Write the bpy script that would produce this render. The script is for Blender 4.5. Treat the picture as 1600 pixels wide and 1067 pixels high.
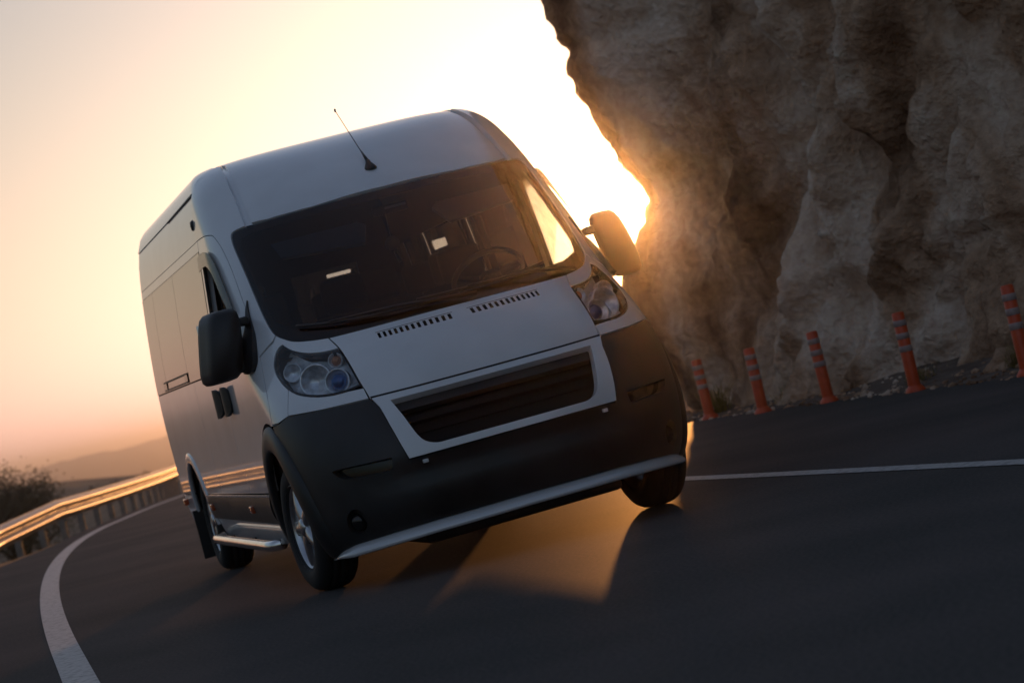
import bpy, math, random
import numpy as np
from mathutils import Vector, Matrix, noise
from mathutils.geometry import delaunay_2d_cdt

for o in list(bpy.data.objects):
    bpy.data.objects.remove(o)
scene = bpy.context.scene
col = scene.collection
rnd = random.Random(7)

# ------------------------------------------------------------------ camera
cam_data = bpy.data.cameras.new('camera')
cam = bpy.data.objects.new('camera', cam_data)
col.objects.link(cam)
right = Vector((0.9455810806, -0.2295947143, -0.2305703519))
down = Vector((-0.2229529222, 0.0589528432, -0.9730449922))
fwd = Vector((0.2369987647, 0.9714992689, 0.0045558807))
cam_loc = Vector((-2.9128035, -13.2786079, 0.9735007))
m = Matrix((right, -down, -fwd)).transposed().to_4x4()
m.translation = cam_loc
cam.matrix_world = m
cam_data.sensor_width = 36.0
cam_data.lens = 4011.257 / 1600.0 * 36.0
cam_data.clip_start = 0.1
cam_data.clip_end = 60000
cam_data.dof.use_dof = True
cam_data.dof.focus_distance = 12.9
cam_data.dof.aperture_fstop = 3.8
scene.camera = cam

# ------------------------------------------------------------------ sky, sun, exposure
SUN_EL = math.radians(3.1)
SUN_AZ = math.radians(17.05)          # east of +Y
world = bpy.data.worlds.new('World')
scene.world = world
world.use_nodes = True
wn = world.node_tree.nodes
wl = world.node_tree.links
sky = wn.new('ShaderNodeTexSky')
sky.sky_type = 'NISHITA'
sky.sun_disc = False
sky.sun_elevation = SUN_EL
sky.sun_rotation = SUN_AZ
sky.altitude = 0
sky.air_density = 1.65
sky.dust_density = 1.4
sky.ozone_density = 5.0
hsv = wn.new('ShaderNodeHueSaturation')      # milky evening air: the whole sky a little paler
hsv.inputs['Saturation'].default_value = 0.57
wl.new(sky.outputs[0], hsv.inputs['Color'])
wl.new(hsv.outputs[0], wn['Background'].inputs[0])
wn['Background'].inputs[1].default_value = 0.15
sd = bpy.data.lights.new('sun', 'SUN')
sd.energy = 0.9
sd.angle = math.radians(0.7)
sd.color = (1.0, 0.39, 0.10)
sun = bpy.data.objects.new('sun', sd)
col.objects.link(sun)
sun_dir = Vector((math.sin(SUN_AZ) * math.cos(SUN_EL), math.cos(SUN_AZ) * math.cos(SUN_EL), math.sin(SUN_EL)))
sun.rotation_euler = sun_dir.to_track_quat('Z', 'Y').to_euler()
sun.location = sun_dir * 50
vs = scene.view_settings
vs.view_transform = 'Standard'
vs.look = 'None'
vs.exposure = 1.1
vs.gamma = 1.0
vs.use_curve_mapping = False
scene.render.engine = 'CYCLES'

# ------------------------------------------------------------------ materials
def new_mat(name):
    mt = bpy.data.materials.new(name)
    mt.use_nodes = True
    nt = mt.node_tree
    return mt, nt, nt.nodes['Principled BSDF']

def simple(name, rgb, rough=0.5, metal=0.0, coat=0.0, var=0.0, scale=20.0, bump=0.0, bscale=200.0, spec=0.5):
    mt, nt, b = new_mat(name)
    b.inputs['Base Color'].default_value = (*rgb, 1)
    b.inputs['Roughness'].default_value = rough
    b.inputs['Metallic'].default_value = metal
    b.inputs['Coat Weight'].default_value = coat
    b.inputs['Coat Roughness'].default_value = 0.03
    b.inputs['Specular IOR Level'].default_value = spec
    tc = nt.nodes.new('ShaderNodeTexCoord')
    if var > 0:
        n = nt.nodes.new('ShaderNodeTexNoise')
        n.inputs['Scale'].default_value = scale
        n.inputs['Detail'].default_value = 6
        nt.links.new(tc.outputs['Object'], n.inputs['Vector'])
        r = nt.nodes.new('ShaderNodeValToRGB')
        r.color_ramp.elements[0].color = (*[c * (1 - var) for c in rgb], 1)
        r.color_ramp.elements[1].color = (*[min(1, c * (1 + var)) for c in rgb], 1)
        r.color_ramp.elements[0].position = 0.3
        r.color_ramp.elements[1].position = 0.7
        nt.links.new(n.outputs[0], r.inputs[0])
        nt.links.new(r.outputs[0], b.inputs['Base Color'])
        mr = nt.nodes.new('ShaderNodeMapRange')
        mr.inputs[3].default_value = max(0, rough * (1 - var * 0.6))
        mr.inputs[4].default_value = min(1, rough * (1 + var * 0.6))
        nt.links.new(n.outputs[0], mr.inputs[0])
        nt.links.new(mr.outputs[0], b.inputs['Roughness'])
    if bump > 0:
        n2 = nt.nodes.new('ShaderNodeTexNoise')
        n2.inputs['Scale'].default_value = bscale
        n2.inputs['Detail'].default_value = 4
        nt.links.new(tc.outputs['Object'], n2.inputs['Vector'])
        bp = nt.nodes.new('ShaderNodeBump')
        bp.inputs['Strength'].default_value = bump
        bp.inputs['Distance'].default_value = 0.01
        nt.links.new(n2.outputs[0], bp.inputs['Height'])
        nt.links.new(bp.outputs[0], b.inputs['Normal'])
    return mt

def pane(name, tint, ior=1.5, rough=0.0, film=0.0):
    """Sheet glass: Fresnel mirror over a tinted clear sheet."""
    mt = bpy.data.materials.new(name)
    mt.use_nodes = True
    nt = mt.node_tree
    nt.nodes.remove(nt.nodes['Principled BSDF'])
    out = nt.nodes['Material Output']
    fr = nt.nodes.new('ShaderNodeFresnel')
    geo = nt.nodes.new('ShaderNodeNewGeometry')          # a sheet, not a solid: same reflectance from both faces
    io = nt.nodes.new('ShaderNodeMath'); io.operation = 'MULTIPLY_ADD'
    io.inputs[1].default_value = 1 / ior - ior
    io.inputs[2].default_value = ior
    nt.links.new(geo.outputs['Backfacing'], io.inputs[0])
    nt.links.new(io.outputs[0], fr.inputs[0])
    g = nt.nodes.new('ShaderNodeBsdfGlossy')
    g.inputs['Roughness'].default_value = rough
    t = nt.nodes.new('ShaderNodeBsdfTransparent')
    t.inputs[0].default_value = (*tint, 1)
    mx = nt.nodes.new('ShaderNodeMixShader')
    if film > 0:
        mr = nt.nodes.new('ShaderNodeMapRange')
        mr.inputs[3].default_value = film
        nt.links.new(fr.outputs[0], mr.inputs[0])
        nt.links.new(mr.outputs[0], mx.inputs[0])
    else:
        nt.links.new(fr.outputs[0], mx.inputs[0])
    nt.links.new(t.outputs[0], mx.inputs[1])
    nt.links.new(g.outputs[0], mx.inputs[2])
    nt.links.new(mx.outputs[0], out.inputs[0])
    return mt

M = {}
M['paint'] = simple('white_paint', (0.76, 0.765, 0.785), 0.30, 0, 1.0, var=0.09, scale=2.2)
M['trim_in'] = simple('cabin_lining', (0.022, 0.022, 0.025), 0.95, spec=0.1)
M['plastic'] = simple('black_plastic', (0.022, 0.022, 0.023), 0.45, var=0.45, scale=3.5, bump=0.05, bscale=300)
M['gloss_black'] = simple('black_gloss', (0.010, 0.010, 0.011), 0.12)
M['rubber'] = simple('tyre_rubber', (0.016, 0.016, 0.017), 0.75, var=0.3, scale=15)
M['alloy'] = simple('alloy', (0.55, 0.56, 0.58), 0.28, 1.0, var=0.1, scale=20)
M['dark_metal'] = simple('dark_metal', (0.03, 0.03, 0.032), 0.55, 0.6)
M['chrome'] = simple('chrome', (0.78, 0.76, 0.74), 0.16, 1.0, var=0.1, scale=8)
M['lip'] = simple('silver_paint', (0.62, 0.62, 0.64), 0.25, 0.2, 1.0)
M['glass'] = pane('windscreen_glass', (0.20, 0.25, 0.29))
M['grille_black'] = simple('grille_black', (0.010, 0.010, 0.011), 0.75, spec=0.2)
M['tint_glass'] = pane('tinted_glass', (0.010, 0.0085, 0.008), 1.5, 0.0, 0.5)
M['door_glass'] = pane('door_glass', (0.75, 0.80, 0.78))
M['lens'] = pane('headlight_lens', (0.86, 0.88, 0.9), 1.45)
M['reflector'] = simple('reflector', (0.72, 0.74, 0.78), 0.32, 0.75, var=0.25, scale=40)
M['hl_dark'] = simple('headlight_bezel', (0.72, 0.74, 0.78), 0.35, 0.1, var=0.3, scale=25)
M['blue_lens'] = simple('blue_projector', (0.02, 0.09, 0.30), 0.05, 0.4, 1.0)
M['amber'] = simple('amber_plastic', (0.42, 0.15, 0.06), 0.25, 0, 0.5)
M['red_marker'] = simple('marker_plastic', (0.42, 0.07, 0.02), 0.25, 0, 0.5)
M['seat'] = simple('seat_cloth', (0.025, 0.026, 0.032), 0.9, bump=0.2, bscale=400)
M['dash'] = simple('dash_plastic', (0.02, 0.02, 0.022), 0.6)
M['visor'] = simple('visor_cloth', (0.24, 0.24, 0.25), 0.85)
M['deflector'] = pane('smoked_acrylic', (0.32, 0.31, 0.30), 1.6)
M['white_bit'] = simple('white_plastic', (0.7, 0.7, 0.7), 0.4)
M['wheel_grey'] = simple('wheel_leather', (0.09, 0.09, 0.095), 0.45)

# ------------------------------------------------------------------ mesh helpers
ROLL = -0.03259065
def roll(V):
    """The van's body leans a little on its springs."""
    V = np.asarray(V, float).reshape(-1, 3) - [0, 0, .45]
    c, s = math.cos(ROLL), math.sin(ROLL)
    return np.stack([c * V[:, 0] + s * V[:, 2], V[:, 1], -s * V[:, 0] + c * V[:, 2]], 1) + [0, 0, .45]

def mesh_obj(name, verts, faces, mats, parent=None, smooth=True, mat_idx=None, normals=None, body=False, label=None):
    V = np.asarray(verts, float)
    if body:
        if normals is not None:
            normals = roll(np.asarray(normals) + [0, 0, .45]) - [0, 0, .45]
        V = roll(V)
    me = bpy.data.meshes.new(name)
    me.from_pydata(V.tolist(), [], [list(f) for f in faces])
    if not isinstance(mats, (list, tuple)):
        mats = [mats]
    for mm in mats:
        me.materials.append(M[mm] if isinstance(mm, str) else mm)
    me.polygons.foreach_set('use_smooth', [smooth] * len(me.polygons))
    if mat_idx is not None:
        me.polygons.foreach_set('material_index', list(mat_idx))
    me.update()
    if normals is not None:
        me.normals_split_custom_set_from_vertices([tuple(n) for n in normals])
    ob = bpy.data.objects.new(name, me)
    col.objects.link(ob)
    if parent:
        ob.parent = parent
    if label:
        ob['label'] = label
    return ob

def tag(o, label, cat, group=None, kind=None):
    o['label'] = label
    if cat:
        o['category'] = cat
    if group:
        o['group'] = group
    if kind:
        o['kind'] = kind
    return o

def empty(name, loc=(0, 0, 0), rz=0.0, parent=None):
    o = bpy.data.objects.new(name, None)
    o.empty_display_size = 0.2
    o.location = loc
    o.rotation_euler = (0, 0, rz)
    col.objects.link(o)
    if parent:
        o.parent = parent
    return o

def box_vf(x0, x1, y0, y1, z0, z1, bev=0.0):
    if bev <= 0:
        v = [(x, y, z) for x in (x0, x1) for y in (y0, y1) for z in (z0, z1)]
        f = [(0, 1, 3, 2), (4, 6, 7, 5), (0, 4, 5, 1), (2, 3, 7, 6), (0, 2, 6, 4), (1, 5, 7, 3)]
        return v, f
    import bmesh
    bm = bmesh.new()
    bmesh.ops.create_cube(bm, size=1)
    for q in bm.verts:
        q.co = Vector(((x0 + x1) / 2 + q.co.x * (x1 - x0), (y0 + y1) / 2 + q.co.y * (y1 - y0), (z0 + z1) / 2 + q.co.z * (z1 - z0)))
    bmesh.ops.bevel(bm, geom=list(bm.edges), offset=bev, segments=3, affect='EDGES', profile=0.6)
    v = [tuple(q.co) for q in bm.verts]
    bm.verts.index_update()
    f = [[q.index for q in p.verts] for p in bm.faces]
    bm.free()
    return v, f

def lathe(profile, n=48, axis='x', center=(0, 0, 0)):
    """profile: list of (r, a) around an axis; closed strip of quads."""
    v, f = [], []
    for i in range(n):
        th = 2 * math.pi * i / n
        for r, a in profile:
            if axis == 'x':
                p = (a, r * math.cos(th), r * math.sin(th))
            elif axis == 'y':
                p = (r * math.cos(th), a, r * math.sin(th))
            else:
                p = (r * math.cos(th), r * math.sin(th), a)
            v.append(tuple(p[k] + center[k] for k in range(3)))
    k = len(profile)
    for i in range(n):
        j = (i + 1) % n
        for q in range(k - 1):
            f.append((i * k + q, i * k + q + 1, j * k + q + 1, j * k + q))
    return v, f

def tube(pts, rad, n=8, cap=True):
    pts = [Vector(p) for p in pts]
    if not isinstance(rad, (list, tuple)):
        rad = [rad] * len(pts)
    v, f = [], []
    up = Vector((0.31, 0.17, 0.93)).normalized()
    for i, p in enumerate(pts):
        d = (pts[min(i + 1, len(pts) - 1)] - pts[max(i - 1, 0)]).normalized()
        a = d.cross(up)
        if a.length < 1e-3:
            a = d.cross(Vector((1, 0, 0)))
        a.normalize()
        b = d.cross(a)
        for k in range(n):
            th = 2 * math.pi * k / n
            v.append(tuple(p + rad[i] * (math.cos(th) * a + math.sin(th) * b)))
    for i in range(len(pts) - 1):
        for k in range(n):
            k2 = (k + 1) % n
            f.append((i * n + k, i * n + k2, (i + 1) * n + k2, (i + 1) * n + k))
    if cap:
        f.append(tuple(range(n - 1, -1, -1)))
        f.append(tuple((len(pts) - 1) * n + k for k in range(n)))
    return v, f

def join(parts):
    V, F = [], []
    for v, f in parts:
        o = len(V)
        V += [tuple(q) for q in v]
        F += [tuple(i + o for i in q) for q in f]
    return V, F

# ------------------------------------------------------------------ terrain, road, sea
def zg(y):
    """The road runs slightly downhill behind the van."""
    if y < 28:
        return -3e-4 * max(0.0, y - 5.0) ** 2
    return -0.1587 - 0.008 * (min(y, 80.0) - 28)

def x_line(y):        # outer edge line
    if y < 0:
        return -2.31 + 0.030 * y
    if y < 30:
        return -2.31 + 0.030 * y + 0.0015 * y * y + 2.76e-5 * y ** 3
    d = y - 30
    return 0.685 + 0.1945 * d + 0.0042 * d * d

def x_rail(y):
    if y < 22:
        o = 1.22 + 0.30 * min(1, (22 - y) / 8) + (0.012 * y * y if y < 0 else 0.0)
        return x_line(y) - o
    d = y - 22
    return -1.85 + 0.235 * d - 0.0017 * d * d

def z_rail(y):
    return zg(y) - 0.05 - 0.03 * max(0.0, 27 - max(y, 20.0))

def x_inner(y):       # line on the cliff side of the lane
    if y < 6:
        return 1.60 - 0.042 * y + (0.0036 * y * y if y > 0 else 0.0)
    return 1.60 - 0.042 * y + 0.0036 * y * y

def x_edge(y):        # asphalt edge under the rock
    if y < 9.5:
        return 4.95 - 0.092 * y
    return 4.076 + 0.03 * (y - 9.5) + 0.0036 * (y - 9.5) ** 2

def strip(name, xa, xb, y0, y1, dz, mat, step=0.5, parent=None, nx=1):
    v, f = [], []
    n = int((y1 - y0) / step) + 1
    for i in range(n + 1):
        y = y0 + (y1 - y0) * i / n
        a, b = xa(y), xb(y)
        for k in range(nx + 1):
            v.append((a + (b - a) * k / nx, y, zg(y) + dz))
    w = nx + 1
    for i in range(n):
        for k in range(nx):
            f.append((i * w + k, i * w + k + 1, (i + 1) * w + k + 1, (i + 1) * w + k))
    return mesh_obj(name, v, f, mat, parent, smooth=True)

def asphalt():
    mt, nt, b = new_mat('asphalt')
    tc = nt.nodes.new('ShaderNodeTexCoord')
    n1 = nt.nodes.new('ShaderNodeTexNoise'); n1.inputs['Scale'].default_value = 0.6; n1.inputs['Detail'].default_value = 5
    n2 = nt.nodes.new('ShaderNodeTexNoise'); n2.inputs['Scale'].default_value = 55; n2.inputs['Detail'].default_value = 5
    vo = nt.nodes.new('ShaderNodeTexVoronoi'); vo.inputs['Scale'].default_value = 75
    for n in (n1, n2, vo):
        nt.links.new(tc.outputs['Object'], n.inputs['Vector'])
    r = nt.nodes.new('ShaderNodeValToRGB')
    r.color_ramp.elements[0].position = 0.39; r.color_ramp.elements[0].color = (0.080, 0.080, 0.075, 1)
    r.color_ramp.elements[1].position = 0.61; r.color_ramp.elements[1].color = (0.142, 0.120, 0.113, 1)
    mx = nt.nodes.new('ShaderNodeMath'); mx.operation = 'MULTIPLY_ADD'; mx.inputs[1].default_value = 0.55
    nt.links.new(n2.outputs[0], mx.inputs[0])
    ml = nt.nodes.new('ShaderNodeMath'); ml.operation = 'MULTIPLY'; ml.inputs[1].default_value = 0.45
    nt.links.new(n1.outputs[0], ml.inputs[0]); nt.links.new(ml.outputs[0], mx.inputs[2])
    nt.links.new(mx.outputs[0], r.inputs[0]); nt.links.new(r.outputs[0], b.inputs['Base Color'])
    b.inputs['Roughness'].default_value = 0.56
    b.inputs['IOR'].default_value = 1.015
    bp = nt.nodes.new('ShaderNodeBump'); bp.inputs['Strength'].default_value = 0.10; bp.inputs['Distance'].default_value = 0.003
    nt.links.new(vo.outputs['Distance'], bp.inputs['Height']); nt.links.new(bp.outputs[0], b.inputs['Normal'])
    return mt
M['asphalt'] = asphalt()

def line_paint():
    mt, nt, b = new_mat('road_paint')
    tc = nt.nodes.new('ShaderNodeTexCoord')
    n = nt.nodes.new('ShaderNodeTexNoise'); n.inputs['Scale'].default_value = 22; n.inputs['Detail'].default_value = 9
    nt.links.new(tc.outputs['Object'], n.inputs['Vector'])
    r = nt.nodes.new('ShaderNodeValToRGB')
    r.color_ramp.elements[0].position = 0.33; r.color_ramp.elements[0].color = (0.24, 0.24, 0.235, 1)
    r.color_ramp.elements[1].position = 0.52; r.color_ramp.elements[1].color = (0.50, 0.49, 0.48, 1)
    nt.links.new(n.outputs[0], r.inputs[0]); nt.links.new(r.outputs[0], b.inputs['Base Color'])
    b.inputs['Roughness'].default_value = 0.6
    return mt
M['line'] = line_paint()

def ground_mat(name, c0, c1, scale, rough=0.95, bump=0.5):
    mt, nt, b = new_mat(name)
    tc = nt.nodes.new('ShaderNodeTexCoord')
    n = nt.nodes.new('ShaderNodeTexNoise'); n.inputs['Scale'].default_value = scale; n.inputs['Detail'].default_value = 8
    nt.links.new(tc.outputs['Object'], n.inputs['Vector'])
    r = nt.nodes.new('ShaderNodeValToRGB')
    r.color_ramp.elements[0].position = 0.35; r.color_ramp.elements[0].color = (*c0, 1)
    r.color_ramp.elements[1].position = 0.65; r.color_ramp.elements[1].color = (*c1, 1)
    nt.links.new(n.outputs[0], r.inputs[0]); nt.links.new(r.outputs[0], b.inputs['Base Color'])
    b.inputs['Roughness'].default_value = rough
    bp = nt.nodes.new('ShaderNodeBump'); bp.inputs['Strength'].default_value = bump; bp.inputs['Distance'].default_value = 0.05
    nt.links.new(n.outputs[0], bp.inputs['Height']); nt.links.new(bp.outputs[0], b.inputs['Normal'])
    return mt
M['dirt'] = ground_mat('dirt', (0.09, 0.06, 0.045), (0.17, 0.125, 0.095), 6)
M['hillside'] = ground_mat('hillside', (0.06, 0.055, 0.035), (0.15, 0.12, 0.08), 0.8)

road = strip('road', lambda y: x_line(y) - (0.42 if y > 20 else 0.42 + min(0.8, (20 - y) * 0.1)), x_edge, -40, 74, 0.0, 'asphalt', 1.0, nx=4)
road['kind'] = 'structure'
for nm, fx, w in (('edge_line', x_line, 0.15), ('lane_line', x_inner, 0.12)):
    ln = strip(nm, lambda y, fx=fx, w=w: fx(y) - w / 2, lambda y, fx=fx, w=w: fx(y) + w / 2, -38, 72, 0.004, 'line', 0.5)
    ln['kind'] = 'structure'
verge = strip('verge', lambda y: x_edge(y) - 0.02, lambda y: x_edge(y) + 2.6, -40, 14, -0.004, 'dirt', 0.6, nx=6)
for q in verge.data.vertices:
    d = q.co.x - x_edge(q.co.y)
    q.co.z += min(0.28, max(0, d) * 0.14) + 0.03 * noise.noise(q.co * 1.3) * (d > 0.1)
verge['kind'] = 'structure'

def terrain_z(x, y):
    yc = max(-40, min(74, y))
    xr = max(x_rail(yc), x_line(yc) - 1.3) + 0.25
    base = zg(y) - 0.06
    if x < xr - 0.2:
        d = (xr - 0.2) - x
        z = base - 0.34 * d - 0.0 + 1.2 * noise.noise(Vector((x * .06, y * .06, 1))) * min(1, d / 12)
        return max(z, -84)
    xe = x_edge(max(-40, min(74, y))) + 1.0
    if y > 74:
        base -= (y - 74) * 0.25
    if x > xe and y < 12:
        return base - 0.3
    if x > xe:
        return base - 0.3 - 0.05 * (x - xe)
    return max(base, -84)

def terrain():
    xs = sorted(set([-400, -300, -220, -160, -120, -90, -70, -54, -42, -33, -26, -21, -17, -14] + list(np.arange(-12, 12.1, 1.0)) + [14, 17, 21, 26, 33, 42, 60, 90, 140, 220]))
    ys = sorted(set([-300, -200, -130, -90, -65, -50] + list(np.arange(-42, 76, 2.0)) + [80, 86, 95, 110, 130, 160, 200, 260, 340, 450]))
    v = [(x, y, terrain_z(x, y)) for y in ys for x in xs]
    n = len(xs)
    f = [(j * n + i, j * n + i + 1, (j + 1) * n + i + 1, (j + 1) * n + i) for j in range(len(ys) - 1) for i in range(n - 1)]
    o = mesh_obj('terrain', v, f, 'hillside')
    o['kind'] = 'structure'
terrain()

def sea():
    mt, nt, b = new_mat('sea_water')
    b.inputs['Base Color'].default_value = (0.05, 0.06, 0.075, 1)
    b.inputs['Roughness'].default_value = 0.3
    tc = nt.nodes.new('ShaderNodeTexCoord')
    n = nt.nodes.new('ShaderNodeTexNoise'); n.inputs['Scale'].default_value = 0.12; n.inputs['Detail'].default_value = 6
    nt.links.new(tc.outputs['Object'], n.inputs['Vector'])
    bp = nt.nodes.new('ShaderNodeBump'); bp.inputs['Strength'].default_value = 0.5; bp.inputs['Distance'].default_value = 2.0
    nt.links.new(n.outputs[0], bp.inputs['Height']); nt.links.new(bp.outputs[0], b.inputs['Normal'])
    R = 15000
    v = [(0, 0, -80)]; f = []
    rings = [200, 600, 1500, 4000, 8000, R]
    N = 48
    for r in rings:
        for k in range(N):
            th = 2 * math.pi * k / N
            v.append((r * math.cos(th), r * math.sin(th), -80))
    for k in range(N):
        f.append((0, 1 + k, 1 + (k + 1) % N))
    for i in range(len(rings) - 1):
        for k in range(N):
            a = 1 + i * N + k; b2 = 1 + i * N + (k + 1) % N
            f.append((a, a + N, b2 + N, b2))
    o = mesh_obj('sea', v, f, mt)
    o['kind'] = 'structure'
sea()

# ------------------------------------------------------------------ far hills across the bay
def hills():
    v, f = [], []
    M['hills'] = ground_mat('far_hills_air_tint', (0.085, 0.105, 0.125), (0.15, 0.17, 0.19), 0.004, 0.95, 0.2)  # blue of the distant air is put into the hills' own colour
    n = 90
    rows = [(2300, -82, 0), (2500, -45, .4), (2750, -1.5, 1.0), (3200, -30, .8), (3800, -84, 0)]
    for i in range(n + 1):
        az = math.radians(0.6 + 10.4 * i / n)
        e = min(1, i / 14, (n - i) / 10)
        for r, h, k in rows:
            t = noise.fractal(Vector((i * .09, r * .001, 4.0)), 1, 2, 4)
            z = h + k * (6.5 * t)
            z = -84 + (z + 84) * (max(0.0, e) ** .6)
            v.append((cam_loc.x + r * math.sin(az), cam_loc.y + r * math.cos(az), z))
    K = len(rows)
    for i in range(n):
        for j in range(K - 1):
            f.append((i * K + j, i * K + j + 1, (i + 1) * K + j + 1, (i + 1) * K + j))
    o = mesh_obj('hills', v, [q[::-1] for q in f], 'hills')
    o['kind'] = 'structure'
hills()

# ------------------------------------------------------------------ cliff
def rock_mat():
    mt, nt, b = new_mat('rock')
    tc = nt.nodes.new('ShaderNodeTexCoord')
    mp = nt.nodes.new('ShaderNodeMapping')
    mp.inputs['Scale'].default_value = (1.0, 1.0, 0.42)
    mp.inputs['Rotation'].default_value = (math.radians(-22), 0, 0)
    nt.links.new(tc.outputs['Object'], mp.inputs[0])
    n1 = nt.nodes.new('ShaderNodeTexNoise'); n1.inputs['Scale'].default_value = 0.8; n1.inputs['Detail'].default_value = 6; n1.inputs['Distortion'].default_value = 0.6
    n2 = nt.nodes.new('ShaderNodeTexNoise'); n2.inputs['Scale'].default_value = 14; n2.inputs['Detail'].default_value = 8
    nt.links.new(mp.outputs[0], n1.inputs['Vector']); nt.links.new(tc.outputs['Object'], n2.inputs['Vector'])
    r = nt.nodes.new('ShaderNodeValToRGB')
    e = r.color_ramp.elements
    e[0].position = 0.38; e[0].color = (0.19, 0.105, 0.06, 1)
    e[1].position = 0.60; e[1].color = (0.70, 0.57, 0.46, 1)
    k = e.new(0.48); k.color = (0.46, 0.30, 0.195, 1)
    nt.links.new(n1.outputs[0], r.inputs[0])
    mix = nt.nodes.new('ShaderNodeMix'); mix.data_type = 'RGBA'; mix.blend_type = 'OVERLAY'
    mix.inputs[0].default_value = 0.45
    nt.links.new(r.outputs[0], mix.inputs[6]); nt.links.new(n2.outputs[0], mix.inputs[7])
    nt.links.new(mix.outputs[2], b.inputs['Base Color'])
    b.inputs['Roughness'].default_value = 0.9
    b.inputs['Specular IOR Level'].default_value = 0.2
    bp = nt.nodes.new('ShaderNodeBump'); bp.inputs['Strength'].default_value = 0.9; bp.inputs['Distance'].default_value = 0.07
    nt.links.new(n2.outputs[0], bp.inputs['Height']); nt.links.new(bp.outputs[0], b.inputs['Normal'])
    return mt
M['rock'] = rock_mat()

SILZ = [-1, 0, .5, 1.08, 1.35, 1.49, 1.75, 1.93, 2.1, 2.26, 2.36, 2.51, 2.74, 2.98, 3.31, 3.5, 3.56, 3.62, 3.79, 3.99, 4.14, 5, 7, 10, 14]
SILX = [4.4, 4.34, 4.12, 3.98, 4.00, 4.06, 4.19, 4.32, 4.42, 4.40, 4.30, 4.24, 4.20, 4.12, 3.98, 3.93, 3.98, 4.03, 3.93, 3.87, 3.85, 3.75, 3.9, 4.6, 6.0]
def cliff():
    base = [(11, -40), (8.6, -30), (7.6, -18), (6.75, -8), (6.15, 0), (5.65, 4), (5.1, 7), (4.62, 8.7), (4.33, 9.5), (4.2, 10.0), (4.34, 10.5), (4.95, 11.0), (6.6, 12.0), (10, 13.6), (18, 16.5), (34, 20)]
    # dense curve by Catmull-Rom
    P = []
    for i in range(len(base) - 1):
        p0 = Vector(base[max(i - 1, 0)]); p1 = Vector(base[i]); p2 = Vector(base[i + 1]); p3 = Vector(base[min(i + 2, len(base) - 1)])
        L = (p2 - p1).length
        ymid = (p1.y + p2.y) / 2
        st = 0.07 if -3 < ymid < 11.6 else (0.25 if -9 < ymid < 14 else 0.8)
        n = max(2, int(L / st))
        for k in range(n):
            t = k / n
            P.append(0.5 * ((2 * p1) + (-p0 + p2) * t + (2 * p0 - 5 * p1 + 4 * p2 - p3) * t * t + (-p0 + 3 * p1 - 3 * p2 + p3) * t ** 3))
    P.append(Vector(base[-1]))
    zs = list(np.arange(-0.4, 5.0, 0.07)) + list(np.arange(5.0, 14.01, 0.35))
    v, f = [], []
    nrm = []
    for i, p in enumerate(P):
        d = (P[min(i + 1, len(P) - 1)] - P[max(i - 1, 0)]).normalized()
        nrm.append(Vector((-d.y, d.x)))       # towards the road
    for i, p in enumerate(P):
        nose = math.exp(-((p.y - 10.0) / 1.5) ** 2) if p.x < 7 else 0
        for z in zs:
            sil = float(np.interp(z, SILZ, SILX)) - 4.2
            a = p.y + 0.42 * z + (p.x - 4.2) * 0.3
            q = Vector((a * 0.55, p.x * 0.4, z * 0.24))
            big = noise.fractal(q, 1.0, 2.0, 3, noise_basis='PERLIN_ORIGINAL')
            rid = noise.ridged_multi_fractal(Vector((a * 0.9, 3.1, z * 0.42)), 0.9, 2.1, 4, 1.0, 2.0) - 1.1
            q2 = Vector((p.y * 2.3, p.x * 2.3, z * 1.9))
            mid = noise.fractal(q2, 0.9, 2.2, 4)
            cel = noise.cell(Vector((a * 1.7, 0.5, z * 0.9))) - 0.5
            vd = noise.voronoi(Vector((a * 1.15, p.x * .8, z * 0.62)))[0]
            crag = min(vd[1] - vd[0], .35) / .35
            vd2 = noise.voronoi(Vector((p.y * 3.1 + z * 1.2, p.x * 2.0, z * 2.2)))[0]
            crag2 = min(vd2[1] - vd2[0], .3) / .3
            disp = (0.42 * big + 0.20 * rid + 0.14 * mid + 0.07 * cel + 0.22 * (crag - .6) + 0.07 * (crag2 - .6)) * (1 - 0.86 * nose)
            disp += nose * (0.11 * noise.fractal(Vector((p.y * 1.3, z * 1.7, 2.0)), .8, 2.3, 3) + 0.05 * noise.fractal(Vector((p.y * 5, z * 9, 0)), .5, 2.3, 4))
            lean = -sil * (0.25 + 0.75 * nose)
            foot = 0.35 * math.exp(-max(z, 0) / 0.35) * (1 - nose)
            off = disp + lean + foot + (-(max(0, z - 5)) * 0.35)
            n = nrm[i]
            nn = n.lerp(Vector((-1, 0)), nose)
            v.append((p.x + nn.x * off, p.y + nn.y * off, z))
    m_ = len(zs)
    for i in range(len(P) - 1):
        for k in range(m_ - 1):
            f.append((i * m_ + k, (i + 1) * m_ + k, (i + 1) * m_ + k + 1, i * m_ + k + 1))
    # top runs back into the hill
    top = [i * m_ + m_ - 1 for i in range(len(P))]
    o0 = len(v)
    for i in top:
        x, y, z = v[i]
        v.append((x + 14, y - 4, z + 3))
    for i in range(len(top) - 1):
        f.append((top[i], top[i + 1], o0 + i + 1, o0 + i))
    o = mesh_obj('cliff', v, f, 'rock', smooth=True)
    o['kind'] = 'structure'
    return o
cliff()

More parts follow.
